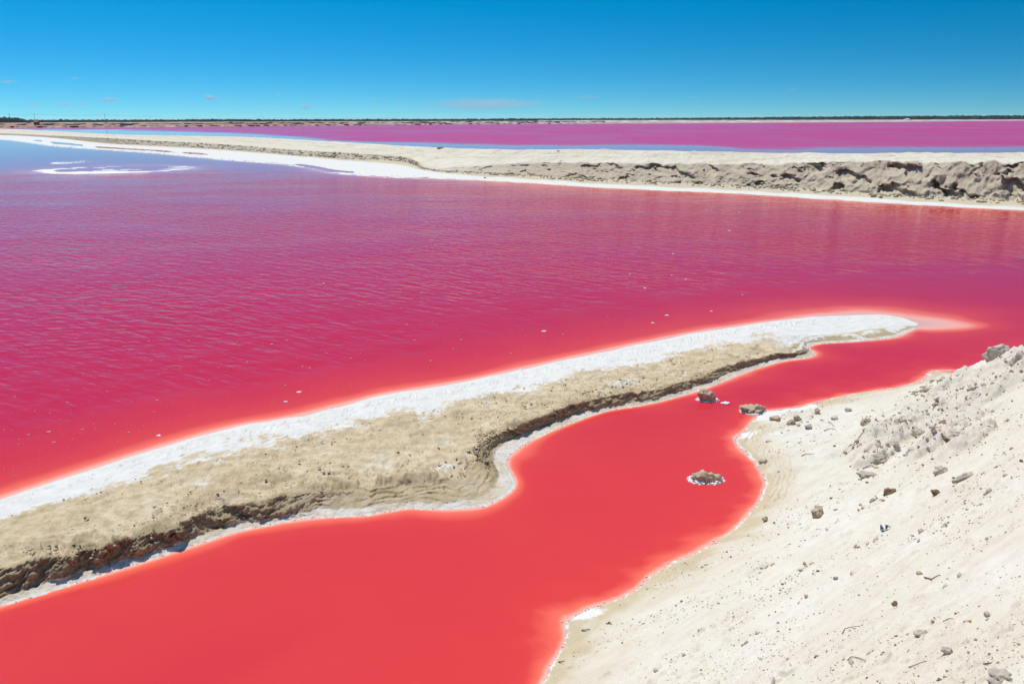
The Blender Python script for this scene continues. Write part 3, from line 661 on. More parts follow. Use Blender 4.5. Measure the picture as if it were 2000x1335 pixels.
near_water()
FARSH = np.array([at(a, b)[:2] for a, b in ((-500, 250.5), (0, 249), (110, 249), (300, 247.8), (500, 246.2), (700, 244.5), (860, 243), (1000, 242), (1300, 240.6), (1500, 239.4), (1650, 238.5), (1850, 236.6), (2000, 235.2), (2500, 231.5))])
fth = np.degrees(np.arctan2(FARSH[:, 0], FARSH[:, 1])); fr = np.hypot(FARSH[:, 0], FARSH[:, 1])
def far_water():
    th = np.concatenate([np.linspace(-60, -42, 10)[:-1], np.linspace(-42, 42, 420)[:-1], np.linspace(42, 62, 10)])
    rd = np.interp(th, th_d[order], r_d[order]); rd = np.minimum(rd, 420); rd = np.where(th < th_d.min(), 420, rd)
    re = np.interp(th, fth, fr) + 40; re = np.maximum(re, rd + 50)
    t = np.linspace(0, 1, 260)
    RR = np.exp(np.log(rd)[:, None] + np.log(re / rd)[:, None] * t[None, :]); T = np.radians(th)[:, None] + 0 * RR
    x = RR * np.sin(T); y = RR * np.cos(T); deg = np.degrees(T)
    nl = fbm(x * .03, y * .012, 4, 211)
    cl = np.array([at(a, b)[:2] for a, b in ((-300, 251), (40, 251.5), (640, 273.5), (800, 279.3), (860, 281), (1000, 284.5), (1130, 287), (1220, 285), (1350, 282.5), (1457, 291.5), (1550, 290), (1650, 287), (1850, 285), (2000, 284), (2600, 282))])
    rc = np.interp(deg, np.degrees(np.arctan2(cl[:, 0], cl[:, 1])), np.hypot(cl[:, 0], cl[:, 1]))
    rip = sstep(.92, 1.1, RR / rc + .10 * nl) * (0.75 + .25 * sstep(-.4, .4, nl))
    # slick reaching across the water at left
    q1 = at(240, 256.5); q2 = at(140, 254)
    for q, a_, b_ in ((q1, 22, 30), (q2, 22, 30)):
        rip = rip * (1 - .9 * blob(x, y, q[0], q[1], a_, b_, 0) )
    me = mesh_np('far_lagoon_water', np.stack([x, y, 0 * x + .002], 2).reshape(-1, 3), grid_faces(*x.shape)[:, ::-1], {'depth': 0 * x + 1.0, 'ripple': rip * 3.2}, MW_)
    link('far_lagoon_water', me, kind='structure', label='pink water of the second lagoon beyond the dike')
far_water()

# salty bed under everything, out to the horizon
bmx = bmesh.new(); bmesh.ops.create_grid(bmx, x_segments=8, y_segments=8, size=4200)
bme = bpy.data.meshes.new('lake_bed'); bmx.to_mesh(bme); bmx.free(); bme.materials.append(M_bed)
o = link('lake_bed', bme, kind='structure', label='pale salty lake bed under the water'); o.location = (0, 0, -0.75)

# ================================================================== SALT FLATS in the lagoon
def make_flat(c, hl, hd, seed, label):
    n, m_ = 220, 90
    U, V_ = np.meshgrid(np.linspace(-1.15, 1.15, n), np.linspace(-1.15, 1.15, m_), indexing='ij')
    x = c[0] + U * hl; y = c[1] + V_ * hd
    q = 1 - np.sqrt(U ** 2 + V_ ** 2)
    rimb = np.exp(-((np.sqrt(U * U + V_ * V_) - .86) / .13) ** 2) * sstep(.5, -.4, V_ + .2 * U)      # bright near rim
    st = fbm(U * 1.6, V_ * 3.4 + .25 * U, 4, seed)
    h = np.clip(0.5 * rimb + 0.32 * st + .06 + .25 * sstep(0.3, .8, -V_) , -1, 1) * sstep(-.02, .16, q + .10 * st)
    z = np.where(q > -.02, -0.012 + 0.06 * h, -.03)
    z = np.minimum(z, .035)
    me = mesh_np('salt_flat', np.stack([x, y, z], 2).reshape(-1, 3), grid_faces(n, m_), None, M_salt)
    link('salt_flat', me, label=label, cat='salt flat')
make_flat(*FLATS[0], 301, 'long white salt flat lying in the lagoon at the left, broken by streaks of water')
make_flat(*FLATS[1], 305, 'small thin white salt patch just behind the long salt flat')

# ================================================================== STONES
ICO = {}
def ico(sub):
    if sub not in ICO:
        b = bmesh.new(); bmesh.ops.create_icosphere(b, subdivisions=sub, radius=1.0)
        b.verts.ensure_lookup_table()
        ICO[sub] = (np.array([v.co[:] for v in b.verts]), np.array([[v.index for v in f.verts] for f in b.faces])); b.free()
    return ICO[sub]
def rock_mesh(name, size, seed, mat, sub=3, cuts=9, rough=0.17, lump=0.32):
    V, F = ico(sub); V = V.copy(); rg = np.random.default_rng(seed)
    for k in range(cuts):
        n = rg.normal(size=3); n /= np.linalg.norm(n); c = rg.uniform(.55, .82)
        d = V @ n; V -= np.outer(np.maximum(0, d - c) * .92, n)
    off = Vector(rg.uniform(-50, 50, 3))
    for i in range(len(V)):
        p = Vector(V[i])
        a = mnoise.fractal(p * 1.3 + off, 1.0, 2.0, 3) * lump + mnoise.fractal(p * 3.6 + off, .75, 2.1, 5) * rough
        V[i] *= (1 + a)
    V *= np.array(size)
    return mesh_np(name, V, F, None, mat, smooth=False)
def stone_at(name, label, px, py, wpx, hpx, mat, seed, cat='stone', group=None, flat=0.8, sink=0.3, z0=None, rot=None, sub=4, lump=.36, rough=.22, cuts=8):
    p = bank_pt(px, py + hpx * 0.25) if z0 is None else at(px, py + hpx * .25, z0)
    dist = math.sqrt(p[0] ** 2 + p[1] ** 2 + (EYE - p[2]) ** 2)
    w = wpx * dist / FPX / 2; h = hpx * dist / FPX / 2
    me = rock_mesh(name, (w * 1.08, w * flat, h * 1.15), seed, mat, sub, cuts, rough, lump)
    if z0 is None:
        e = .05; gx = (tps(np.array([p[0] + e]), np.array([p[1]]))[0] - tps(np.array([p[0] - e]), np.array([p[1]]))[0]) / (2 * e)
    o = link(name, me, label=label, cat=cat, group=group)
    o.location = (p[0], p[1], p[2] + h * (1 - sink * 2) * .9)
    o.rotation_euler = (0, (rot or 0), random.uniform(-.25, .25))
    return o

def clod(label, px, py, wpx, hpx, seed, mat, salt_side=0.0, flat=.9):
    """a lump of earth standing in the pond with a skirt of salt crystals round its waterline"""
    p = at(px, py + hpx * .28, 0); dist = math.sqrt(p[0] ** 2 + p[1] ** 2 + EYE ** 2)
    w = wpx * dist / FPX / 2; h = hpx * dist / FPX * .62
    o = link('clod', rock_mesh('clod', (w * .88, w * flat * .75, h), seed, mat, 4, 4, .30, .45), label=label, cat='clod', group='clods standing in the pond')
    o.location = (p[0] + w * .12 * (1 if salt_side else 0), p[1], h * .12)
    rg = np.random.default_rng(seed)
    V0, F0 = ico(1); Vs = []; Fs = []; off = 0
    for k in range(330):
        a = rg.uniform(0, 2 * np.pi); rr = rg.uniform(.78, 1.0 + .22 * rg.random() ** 3)
        if salt_side and rg.random() < .55:
            a = rg.normal(np.pi, .8); rr = rg.uniform(.25, 1.2)
        s = (.025 + .085 * rg.random() ** 2) * w
        q = np.array([math.cos(a) * rr * w * .88, math.sin(a) * rr * w * flat * .8, rg.uniform(-.2, .35) * s + (0.22 * h * (1.1 - rr) * 1.6 if salt_side and rr < .9 else 0)])
        v = V0 * s * rg.uniform(.7, 1.3, 3) * (1 + rg.normal(0, .15, (len(V0), 1)))
        Vs.append(v + q); Fs.append(F0 + off); off += len(V0)
    sm = mesh_np('salt_crust', np.vstack(Vs), np.vstack(Fs), None, M_salt, smooth=False)
    c = link('salt_crust', sm, parent=o); c.location = (-w * .12 * (1 if salt_side else 0), 0, -h * .12)
    return o
clod('rounded brown clod ringed with white salt, close below the sandbar', 1381, 772, 42, 28, 5, M_stone, 0)
clod('flat-topped tan clod with a salt edge, between sandbar and bank', 1470, 797, 52, 20, 8, M_stone, 0, .9)
clod('low brown clod half covered in white salt, alone in the middle of the pond', 1380, 929, 68, 28, 13, M_stone, 1, .7)
def salt_lump(label, px, py, wpx, group=None):
    p = at(px, py, 0); dist = math.hypot(p[1], EYE); w = wpx * dist / FPX / 2
    o = link('salt_lump', rock_mesh('salt_lump', (w, w * .8, w * .32), int(px), M_salt, 3, 3, .3, .3), label=label, cat='salt lump', group=group)
    o.location = (p[0], p[1], w * .05)
salt_lump('small white salt lump between the rounded clod and the flat-topped clod', 1417, 787, 17)
salt_lump('white salt lump touching the right end of the flat-topped clod', 1492, 803, 17)

G, P_, D_, T_ = M_stone_grey, M_stone_pale, M_stone_dark, M_stone
stones = [
    ('boulder', 'large grey angular boulder on the crest of the bank against the pink water', 1942, 694, 38, 32, G, 101, .85, .12),
    ('stone', 'small grey stone lying against the foot of the crest boulder', 1961, 707, 14, 9, G, 102, .9, .3),
    ('boulder', 'big grey crusted rock cut by the right edge of the picture on the crest', 1998, 712, 46, 44, G, 103, .9, .3),
    ('stone', 'small dark brown stone at the water end of the stone row by the pond neck', 1516, 816, 20, 12, T_, 104, .9, .25),
    ('stone', 'tan stone in front of its neighbours in the row by the pond neck', 1545, 824, 15, 12, T_, 105, .9, .2),
    ('stone', 'rounded tan stone in the middle of the row by the pond neck', 1558, 817, 14, 11, T_, 106, .9, .15),
    ('stone', 'upright tan stone at the upper end of the row by the pond neck', 1596, 804, 11, 11, T_, 107, .9, .1),
    ('stone', 'pale stone sitting below the upright stone, nearer the viewer', 1579, 832, 12, 11, P_, 108, .9, .25),
    ('stone', 'pale rounded stone half sunk in sand between the upright stone and the outcrop', 1631, 815, 12, 8, P_, 109, .9, .3),
    ('stone', 'small grey pointed stone close to the shore above the pale half sunk stone', 1657, 800, 11, 8, G, 110, .9, .25),
    ('stone', 'grey stone resting on the salt rim of the terraced cove', 1491, 900, 15, 9, G, 111, .9, .3),
    ('stone', 'thin tan stone lying flat above the terraced cove', 1502, 861, 11, 4, T_, 112, .9, .4),
    ('rock', 'upright brown rock knob at the left end of the outcrop', 1690, 826, 17, 26, T_, 113, .9, .25),
    ('rock', 'grey brown rock knob below the upright knob at the outcrop', 1706, 846, 20, 22, G, 114, .9, .35),
    ('rock', 'dark grey crust block at the lower left corner of the outcrop', 1712, 898, 34, 26, G, 115, .9, .35),
    ('rock', 'long grey crust ledge jutting from the lower edge of the outcrop', 1742, 882, 34, 13, G, 116, .7, .4),
    ('rock', 'grey crust lump at the middle of the outcrop edge', 1796, 846, 26, 16, G, 117, .8, .4),
    ('rock', 'pale grey pointed crust lump right of the middle lump on the outcrop', 1826, 846, 30, 20, G, 118, .8, .35),
    ('rock', 'broad grey crust block with a dark hollow at the right end of the outcrop', 1868, 846, 44, 24, G, 119, .8, .4),
    ('rock', 'dark slanting crust piece on top of the outcrop above the pale lump', 1846, 826, 24, 12, D_, 120, .8, .4),
    ('rock', 'long slanting grey crust piece below the middle of the outcrop', 1786, 879, 34, 11, G, 121, .6, .4),
    ('rock', 'flat pale grey rock just below the corner of the outcrop', 1692, 927, 38, 12, G, 122, .6, .35),
    ('rock', 'grey pitted rock on the smooth slope below the right end of the outcrop', 1838, 917, 22, 18, G, 123, .8, .35),
    ('rock', 'slanting grey rock alone on the smooth slope at the right', 1881, 931, 32, 13, G, 124, .6, .3),
    ('rock', 'two-humped brown boulder standing on the lower slope near the pond', 1594, 1004, 24, 19, T_, 125, .9, .15),
    ('stone', 'small stone perched on the two-humped boulder', 1597, 993, 13, 10, T_, 126, .9, .0),
    ('stone', 'dark brown stone on the slope left of the rounded dark stone', 1737, 961, 22, 14, D_, 127, .8, .3),
    ('stone', 'rounded dark stone on the smooth slope right of the dark brown stone', 1827, 960, 14, 12, D_, 128, .9, .3),
    ('stone', 'grey double pebble below the dark brown stone', 1705, 978, 10, 12, G, 129, .9, .25),
    ('stone', 'tan stone near the pond edge at the inner bend', 1494, 1013, 9, 9, T_, 130, .9, .2),
    ('stone', 'grey flat stone half buried in the slope, nearest the yellow cigarette end', 1800, 1234, 22, 11, G, 131, .7, .4),
    ('stone', 'dark brown chip on the slope between the blue scrap and the bent twig', 1747, 1178, 10, 8, D_, 132, .9, .2),
    ('stone', 'greenish grey small stone right of the yellow cigarette end', 1927, 1199, 10, 9, G, 133, .9, .25),
    ('stone', 'blue grey crusted stone above the straight stick', 1848, 1266, 20, 12, G, 134, .8, .45),
    ('rock', 'crusted grey rock at the lower right corner of the slope', 1962, 1322, 46, 26, G, 135, .8, .5),
    ('stone', 'dark lump half cut by the bottom edge of the picture', 1838, 1330, 14, 9, D_, 136, .8, .3),
    ('stone', 'brown stone at the lower edge left of the arched twig', 1596, 1281, 10, 7, D_, 137, .8, .3),
    ('rock', 'grey brown rock on the upper slope behind the outcrop', 1900, 755, 20, 10, G, 138, .8, .35),
    ('rock', 'dark broken rock on the upper slope at the water side', 1838, 756, 22, 12, T_, 139, .8, .35),
    ('rock', 'brown crumbled rock beside the dark broken rock, nearer the shore', 1812, 760, 18, 12, T_, 140, .8, .35),
    ('rock', 'pale grey rock high on the slope below the crest rocks', 1955, 762, 26, 14, G, 141, .8, .4),
]
for k, (nm, lb, px, py, w, h, mt, sd_, fl, sk) in enumerate(stones):
    stone_at(nm, lb, px, py, w, h, mt, sd_, cat=nm, group='stones and rocks on the near bank', flat=fl, sink=sk, rot=R(-18) if 'slanting' in lb or 'ledge' in lb or 'long' in lb else 0)

# pebbles: a few shapes, many copies
pro = [rock_mesh('pebble', (1, .85, .62), 300 + k, mt, 2, 6, .14, .25) for k, mt in enumerate((T_, D_, G, P_, T_, D_))]
def in_bank_px():
    while True:
        px = random.uniform(1090, 1998); py = random.uniform(745, 1333)
        k = np.searchsorted([745, 770, 800, 860, 950, 1040, 1110, 1200, 1333], py)
        lim = np.interp(py, [745, 770, 800, 830, 860, 900, 940, 1000, 1050, 1100, 1165, 1200, 1240, 1300, 1333], [1820, 1690, 1540, 1485, 1460, 1500, 1525, 1490, 1430, 1345, 1245, 1155, 1125, 1100, 1080])
        if px > lim + 12: return px, py
for k in range(170):
    px, py = in_bank_px()
    for _ in range(6):
        p = bank_pt(px, py); c_, s_ = math.cos(R(28)), math.sin(R(28)); u_, v_ = p[0] * c_ + p[1] * s_, -p[0] * s_ + p[1] * c_
        if float(fbm(np.array([u_ * .8]), np.array([v_ * 2.2]), 4, 12)[0]) > random.uniform(-.15, .5): break
        px, py = in_bank_px()
    hh = bank_height(np.array([p[0]]), np.array([p[1]]))[0][0]
    dist = math.sqrt(p[0] ** 2 + p[1] ** 2 + (EYE - p[2]) ** 2)
    s = random.choice((1.3, 1.5, 1.8, 2.2, 2.8, 3.6)) * dist / FPX
    o = link('pebble', random.choice(pro), label='small pebble among many scattered on the white sand slope', cat='pebble', group='pebbles scattered on the near bank')
    o.location = (p[0], p[1], hh + s * .22); o.scale = (s, s, s); o.rotation_euler = (random.uniform(-.4, .4), random.uniform(-.4, .4), random.uniform(0, 6.28))

def scatter(name, n, ptf, smin, smax, mat, seed, label, flat=.7):
    V0, F0 = ico(1); V0 = V0[:12] if False else V0
    oc = np.array([[1, 0, 0], [-1, 0, 0], [0, 1, 0], [0, -1, 0], [0, 0, 1], [0, 0, -1]], float)
    of = np.array([[0, 2, 4], [2, 1, 4], [1, 3, 4], [3, 0, 4], [2, 0, 5], [1, 2, 5], [3, 1, 5], [0, 3, 5]])
    rg = np.random.default_rng(seed); Q, sc = ptf(n, rg); n = len(Q)
    s = (smin * (smax / smin) ** (rg.random(n) ** 2.2))[:, None, None] * np.asarray(sc).reshape(-1, 1, 1)
    a = rg.random(n) * 6.28; c, sn = np.cos(a), np.sin(a)
    B = oc[None] * s * rg.uniform(.4, 1.6, (n, 1, 3)) * (1 + .25 * rg.normal(size=(n, 6, 1)))
    B = np.stack([B[..., 0] * c[:, None] - B[..., 1] * sn[:, None], B[..., 0] * sn[:, None] + B[..., 1] * c[:, None], B[..., 2] * flat], 2) + Q[:, None, :]
    F = (of[None] + (np.arange(n) * 6)[:, None, None]).reshape(-1, 3)
    link(name, mesh_np(name, B.reshape(-1, 3), F, None, mat, smooth=False), kind='stuff', label=label)
def grit_pts(n, rg):
    th = np.radians(rg.uniform(-3, 38, n * 4)); r = np.exp(rg.uniform(math.log(1.7), math.log(10.5), n * 4))
    x = r * np.sin(th); y = r * np.cos(th); h, _ = bank_height(x, y)
    c, sn = math.cos(R(28)), math.sin(R(28)); ul = x * c + y * sn; vl = -x * sn + y * c
    dn = fbm(ul * .8, vl * 2.2, 4, 12) + .35 * fbm(ul * 3, vl * 7, 3, 13)
    k = (h > .03) & (rg.random(n * 4) < sstep(-.25, .7, dn) + .015)
    k = np.where(k)[0][:n]
    return np.c_[x, y, h][k], (r[k] / 5) ** .8
scatter('grit', 11000, grit_pts, .0020, .0085, mat_simple('grit', (0.22, 0.11, 0.05), (0.44, 0.29, 0.17), 40, bump=0), 401, 'brown grit scattered over the white sand slope')
scatter('grit', 2200, grit_pts, .003, .011, mat_simple('pale_grit', (0.54, 0.47, 0.38), (0.68, 0.62, 0.52), 40, bump=0), 402, 'pale crumbs of salt crust scattered over the white sand slope', .4)
def rubble(name, n, seed, mat, label):
    rg = np.random.default_rng(seed); V0, F0 = ico(1); Vs = []; Fs = []
    spots = [(OUT[0][0], .5, .25, 4), (OUT[1][0], .6, .3, 3), (OUT[2][0], .6, .35, 3), (OUT[3][0], .5, .2, 4), (OUT[4][0], .2, .14, 3), (OUT[5][0], .6, .3, 2), (OUT[6][0], .5, .4, 3), (OUT[7][0], .3, .3, 2),
             (bank_pt(1800, 762), .35, .14, 3), (bank_pt(1560, 825), .3, .15, 1.5), (bank_pt(1880, 1010), .5, .15, .8), (bank_pt(1955, 1315), .12, .06, .8), (bank_pt(1700, 985), .5, .2, 1)] + [(bank_pt(a, b), .14, .05, .35) for a, b in PITS]
    w = np.array([q[3] for q in spots]); w = w / w.sum()
    ii = rg.choice(len(spots), n, p=w); g = rg.normal(size=(n, 2)) * .6; c_, s_ = math.cos(R(25)), math.sin(R(25))
    pp = np.array([spots[i][0] for i in ii]); aa = np.array([spots[i][1:3] for i in ii])
    xs = pp[:, 0] + g[:, 0] * aa[:, 0] * c_ - g[:, 1] * aa[:, 1] * s_; ys = pp[:, 1] + g[:, 0] * aa[:, 0] * s_ + g[:, 1] * aa[:, 1] * c_
    for x_, y_, h in zip(xs, ys, bank_height(xs, ys)[0]):
        if h < .03: continue
        r_ = .006 * (1 + 3.2 * rg.random() ** 4) * (math.hypot(x_, y_) / 6) ** .5
        V = V0.copy()
        for q in range(4):
            nn = rg.normal(size=3); nn /= np.linalg.norm(nn); V -= np.outer(np.maximum(0, V @ nn - rg.uniform(.4, .7)), nn)
        V = V * rg.uniform(.6, 1.35, 3) * (1 + .12 * rg.normal(size=(len(V), 1))) * r_
        Fs.append(F0 + len(Vs) * len(V0)); Vs.append(V + np.array([x_, y_, h + r_ * .2]))
    link(name, mesh_np(name, np.vstack(Vs), np.vstack(Fs), None, mat, smooth=False), kind='stuff', label=label)
rubble('rubble', 560, 411, M_stone_grey, 'broken grey crust crumbs over the outcrop on the bank')
rubble('rubble', 420, 412, M_stone, 'broken tan crust crumbs over the outcrop on the bank')
def crystal_pts(n, rg):
    L = np.vstack([SHORE_D[30:380], LOF]); i = rg.integers(0, len(L) - 1, n); t = rg.random((n, 1))
    br = (i != 349)
    p = L[i] * (1 - t) + L[i + 1] * t + rg.normal(0, .016, (n, 2))
    p = p[br]; d = np.hypot(p[:, 0], p[:, 1])
    return np.c_[p, rg.uniform(-.002, .006, len(p))], (d / 6) ** .5
scatter('salt_crystals', 1900, crystal_pts, .0035, .010, M_salt, 403, 'fringe of small white salt crystals along the pond shore')
def bar_pts(n, rg):
    i = rg.integers(1, N_ST - 11, n); t = rg.random(n); p = []
    for a_, b_ in zip(i, t):
        A = ST[a_]; B = ST[a_ + 1]; q = rg.random()
        c0 = np.array(A[1]) * (1 - b_) + np.array(B[1]) * b_; c1 = np.array(A[2]) * (1 - b_) + np.array(B[2]) * b_
        z0 = .05; z1 = A[5] * (1 - b_) + B[5] * b_; qq = c0 * (1 - q) + c1 * q
        p.append(at(qq[0], qq[1], z0 * (1 - q) + z1 * q))
    p = np.array(p); p = p[rg.random(n) < sstep(-.3, .5, fbm(p[:, 0] * 1.5, p[:, 1] * 2.5, 3, 409)) + .05]; d = np.hypot(p[:, 0], p[:, 1])
    return p, (d / 7) ** .7
scatter('grit', 3200, bar_pts, .003, .014, mat_simple('bar_grit', (0.26, 0.18, 0.10), (0.50, 0.42, 0.30), 40, bump=0), 404, 'brown crumbs scattered over the top of the sandbar')
def lip_pts(n, rg):
    g = crom(BAR_STN, rg.uniform(1, N_ST - 10, n)); q = rg.normal(.75, .28, (n, 1)); q = np.clip(q, -.4, 1.5)
    p = np.where(q < 1, g[:, 4] * (1 - q) + g[:, 5] * q, g[:, 5] * (2 - q) + g[:, 6] * (q - 1)); p[:, 2] += .002
    p = p[rg.random(n) < sstep(-.35, .45, fbm(p[:, 0] * 1.3, p[:, 1] * 2, 3, 410)) + .1]
    return p, (np.hypot(p[:, 0], p[:, 1]) / 7) ** .7
scatter('clods', 1500, lip_pts, .005, .021, mat_simple('bar_clods', (0.47, 0.36, 0.235), (0.60, 0.49, 0.345), 30, bump=.5), 415, 'crumbled lumps of soil along the broken edge of the sandbar')
def foot_pts(n, rg):
    prm = np.where(rg.random(n) < .6, rg.uniform(13, 24, n), rg.uniform(3, 14, n)); g = crom(dk, prm); q = rg.random((n, 1)) ** 1.5
    p = np.where((prm > 13.5)[:, None], g[:, 4] + (g[:, 3] - g[:, 4]) * q * .6, g[:, 4] + (g[:, 5] - g[:, 4]) * rg.random((n, 1))); p[:, 2] += .02
    return p, np.where(prm > 13.5, 1, 1.2)
scatter('clods', 1500, foot_pts, .03, .16, M_stone, 405, 'fallen earth clods along the foot of the dike bank')

# ------------------------------------------------------------------ twigs and litter
def tube(name, pts, rad, mat, taper=.5, seg=6):
    pts = [Vector(p) for p in pts]; V = []; F = []
    for i, p in enumerate(pts):
        d = (pts[min(i + 1, len(pts) - 1)] - pts[max(i - 1, 0)]).normalized(); s_ = d.cross(Vector((0, 0, 1)))
        if s_.length < 1e-4: s_ = Vector((1, 0, 0))
        s_.normalize(); t_ = s_.cross(d); r_ = rad * (1 - (1 - taper) * i / (len(pts) - 1))
        for k in range(seg):
            a_ = 2 * math.pi * k / seg; V.append(p + (s_ * math.cos(a_) + t_ * math.sin(a_)) * r_)
    for i in range(len(pts) - 1):
        for k in range(seg): F.append((i * seg + k, i * seg + (k + 1) % seg, (i + 1) * seg + (k + 1) % seg, (i + 1) * seg + k))
    b0 = len(V); V.append(pts[0]); V.append(pts[-1]); n = (len(pts) - 1) * seg
    F4 = np.array(F)
    for k in range(seg):
        F.append((b0, (k + 1) % seg, k, k)); F.append((b0 + 1, n + k, n + (k + 1) % seg, n + (k + 1) % seg))
    me = bpy.data.meshes.new(name); me.from_pydata([v[:] for v in V], [], [f if len(set(f)) == 4 else tuple(dict.fromkeys(f)) for f in F]); me.materials.append(mat); me.update()
    return me
def bank_surf(px, py, lift=0.0):
    p = bank_pt(px, py); h = bank_height(np.array([p[0]]), np.array([p[1]]))[0][0]
    return Vector((p[0], p[1], h + lift))
twigs = [
    ('straight weathered stick near the bottom edge of the slope', [(1776, 1295), (1790, 1293.5), (1807, 1292)], 1.5, M_twig_grey),
    ('arched dark twig on the slope left of the straight stick', [(1655, 1290), (1662, 1284), (1670, 1282), (1679, 1283), (1690, 1288)], 1.3, M_twig),
    ('thin reddish twig just left of the yellow cigarette end', [(1842, 1212), (1853, 1208), (1863, 1204)], 1.1, M_twig),
    ('dark bent root sticking out of the sand between the blue scrap and the right edge', [(1806, 1122), (1820, 1126), (1832, 1120), (1838, 1117)], 1.6, M_twig),
    ('dark twig lying across the lower right corner above the crusted rock', [(1920, 1303), (1935, 1305), (1946, 1307)], 2.0, M_twig),
    ('dark branch half buried at the lower right corner', [(1942, 1318), (1955, 1322), (1968, 1327)], 2.4, M_twig),
    ('short brown stick right of the two-humped boulder', [(1628, 997), (1636, 995)], 1.4, M_twig),
    ('thin stick beside the corner of the outcrop', [(1684, 918), (1700, 912), (1706, 911)], 1.5, M_twig_grey),
    ('dark forked twig at the pond edge on the near left point', [(1136, 1230), (1145, 1231), (1152, 1228)], 1.5, M_twig),
    ('small dark twig loop on the sand right of the near left point', [(1184, 1219), (1190, 1214), (1195, 1220), (1186, 1218)], 1.0, M_twig),
    ('dry grass stem on the sand below the row of stones', [(1610, 839), (1622, 837), (1634, 838)], .9, M_twig),
    ('dry stem slanting down beside the row of stones', [(1617, 823), (1624, 828), (1631, 832)], .8, M_twig_grey),
    ('dry crooked stem on the pale sand left of the outcrop', [(1565, 890), (1575, 887), (1585, 890), (1590, 887)], .9, M_twig),
    ('long dry root trailing from the left end of the outcrop', [(1655, 872), (1668, 868), (1684, 865), (1698, 860)], .9, M_twig),
    ('dry root trailing in front of the outcrop corner', [(1650, 890), (1657, 880), (1664, 876)], .9, M_twig),
    ('dark twig cluster stem on the slope above the arched twig', [(1645, 1234), (1650, 1226), (1662, 1222), (1680, 1224)], 1.2, M_twig),
    ('curled brown twig above the two-leaf shadow left of the arched twig', [(1484, 1112), (1493, 1110), (1500, 1105)], 1.2, M_twig),
    ('small dark driftwood chip at the waterline on the near left point', [(1091, 1292), (1097, 1294), (1102, 1289)], 1.6, M_twig)]
for lb, pp, rp, mt in twigs:
    ps = [bank_surf(*q) for q in pp]; d = (ps[0] - camo.location).length; r_ = rp * d / FPX
    c = ps[0].copy()
    ps = [q + Vector((0, 0, r_ * (.8 + (1.2 if 0 < i < len(ps) - 1 else 0)))) - c for i, q in enumerate(ps)]
    o = link('twig', tube('twig', ps, r_ * .72, mt, .5), label=lb, cat='twig', group='dry twigs on the near bank'); o.location = c
# cigarette end
a, b = bank_surf(1882, 1213), bank_surf(1896, 1208)
dirv = (b - a).normalized(); rad = .0042
ce = bpy.data.objects.new('cigarette_end', None); COL.objects.link(ce); ce.location = a + Vector((0, 0, rad)); ce['label'] = 'yellow brown cigarette end lying on the white sand'; ce['category'] = 'cigarette end'
M_filter = mat_simple('filter_paper', (0.46, 0.24, 0.07), (0.55, 0.31, 0.10), 80, bump=.1, dist=.001)
M_paper = mat_simple('burnt_paper', (0.20, 0.15, 0.10), (0.40, 0.33, 0.26), 200, bump=.1, dist=.001)
link('filter', tube('filter', [dirv * .008, dirv * .017, dirv * .026], rad, M_filter, 1.0, 10), parent=ce)
link('paper', tube('paper', [dirv * 0, dirv * .004, dirv * .0078], rad * .97, M_paper, .98, 10), parent=ce)
# blue plastic scrap
p = bank_surf(1729, 1036); d = (p - camo.location).length; u = d / FPX
M_blue = mat_simple('blue_plastic', (0.005, 0.045, 0.16), (0.01, 0.17, 0.33), 70, rough=.25, bump=.2, dist=.002, spec=.5)
M_teal = mat_simple('teal_plastic', (0.01, 0.06, 0.07), (0.08, 0.13, 0.12), 90, rough=.3, bump=.2, dist=.002, spec=.5)
bs = bpy.data.objects.new('plastic_scrap', None); COL.objects.link(bs); bs.location = p; bs['label'] = 'crumpled blue and teal plastic scrap lying on the white sand'; bs['category'] = 'plastic scrap'
def shard(name, pts, mat, th=1.2):
    V = [Vector((x_ * u, 0 + y_ * u, z_ * u)) for x_, y_, z_ in pts]; n = len(V)
    nn = (V[1] - V[0]).cross(V[2] - V[0]).normalized() * th * u
    Va = V + [v + nn for v in V]; F = [tuple(range(n))[::-1], tuple(range(n, 2 * n))] + [(i, (i + 1) % n, n + (i + 1) % n, n + i) for i in range(n)]
    me = bpy.data.meshes.new(name); me.from_pydata([v[:] for v in Va], [], F); me.materials.append(mat); me.update(); return me
link('body', shard('body', [(-7, 4, 1), (0, 0, 1), (0.5, -7, -1), (-6.5, -1, 0)], M_teal), parent=bs)
link('body', shard('body', [(0, 0, 1), (5.5, 1, 2.5), (7, -4, 0), (0.5, -7, -1)], M_teal), parent=bs)
link('flap', shard('flap', [(-7, 4, 1), (-7, 6, 10), (-4, 4.5, 7), (-1, 1, 2)], M_blue), parent=bs)
link('flap', shard('flap', [(1, 1, 2), (1, 4, 9.5), (6, 4, 9), (4.5, 2, 4)], M_blue), parent=bs)
link('curled_strip', shard('curled_strip', [(5.2, 3.4, 8.5), (9.5, 2, 7), (9, 1, 6), (5, 2.4, 7)], M_stone_dark, .8), parent=bs)

# ------------------------------------------------------------------ stones on the dike side
for lb, px, py, z, w, h in (('dark stone on the salt strip at the foot of the dike', 947, 347, .03, 5, 3), ('dark earth heap on the far edge of the dike track', 862, 288.3, 1.2, 22, 3.0),
                        ('dark clod beside the earth heap on the far edge of the dike track', 878, 289, 1.2, 3, 2.4), ('dark lump on the far edge of the track further right', 1090, 294.5, 1.55, 6, 2.2),
                        ('brown clod fallen in front of the tall dike bank', 1706, 382, .1, 9, 6), ('smaller brown clod fallen beside the first in front of the tall dike bank', 1720, 384, .1, 7, 5), ('dark clod in the low bank at the left', 248, 276, .3, 9, 6)):
    stone_at('clod', lb, px, py, w, h, M_stone_dark if 'dark' in lb else M_stone, int(px), cat='clod', flat=.7, sink=.2, z0=z, sub=3)

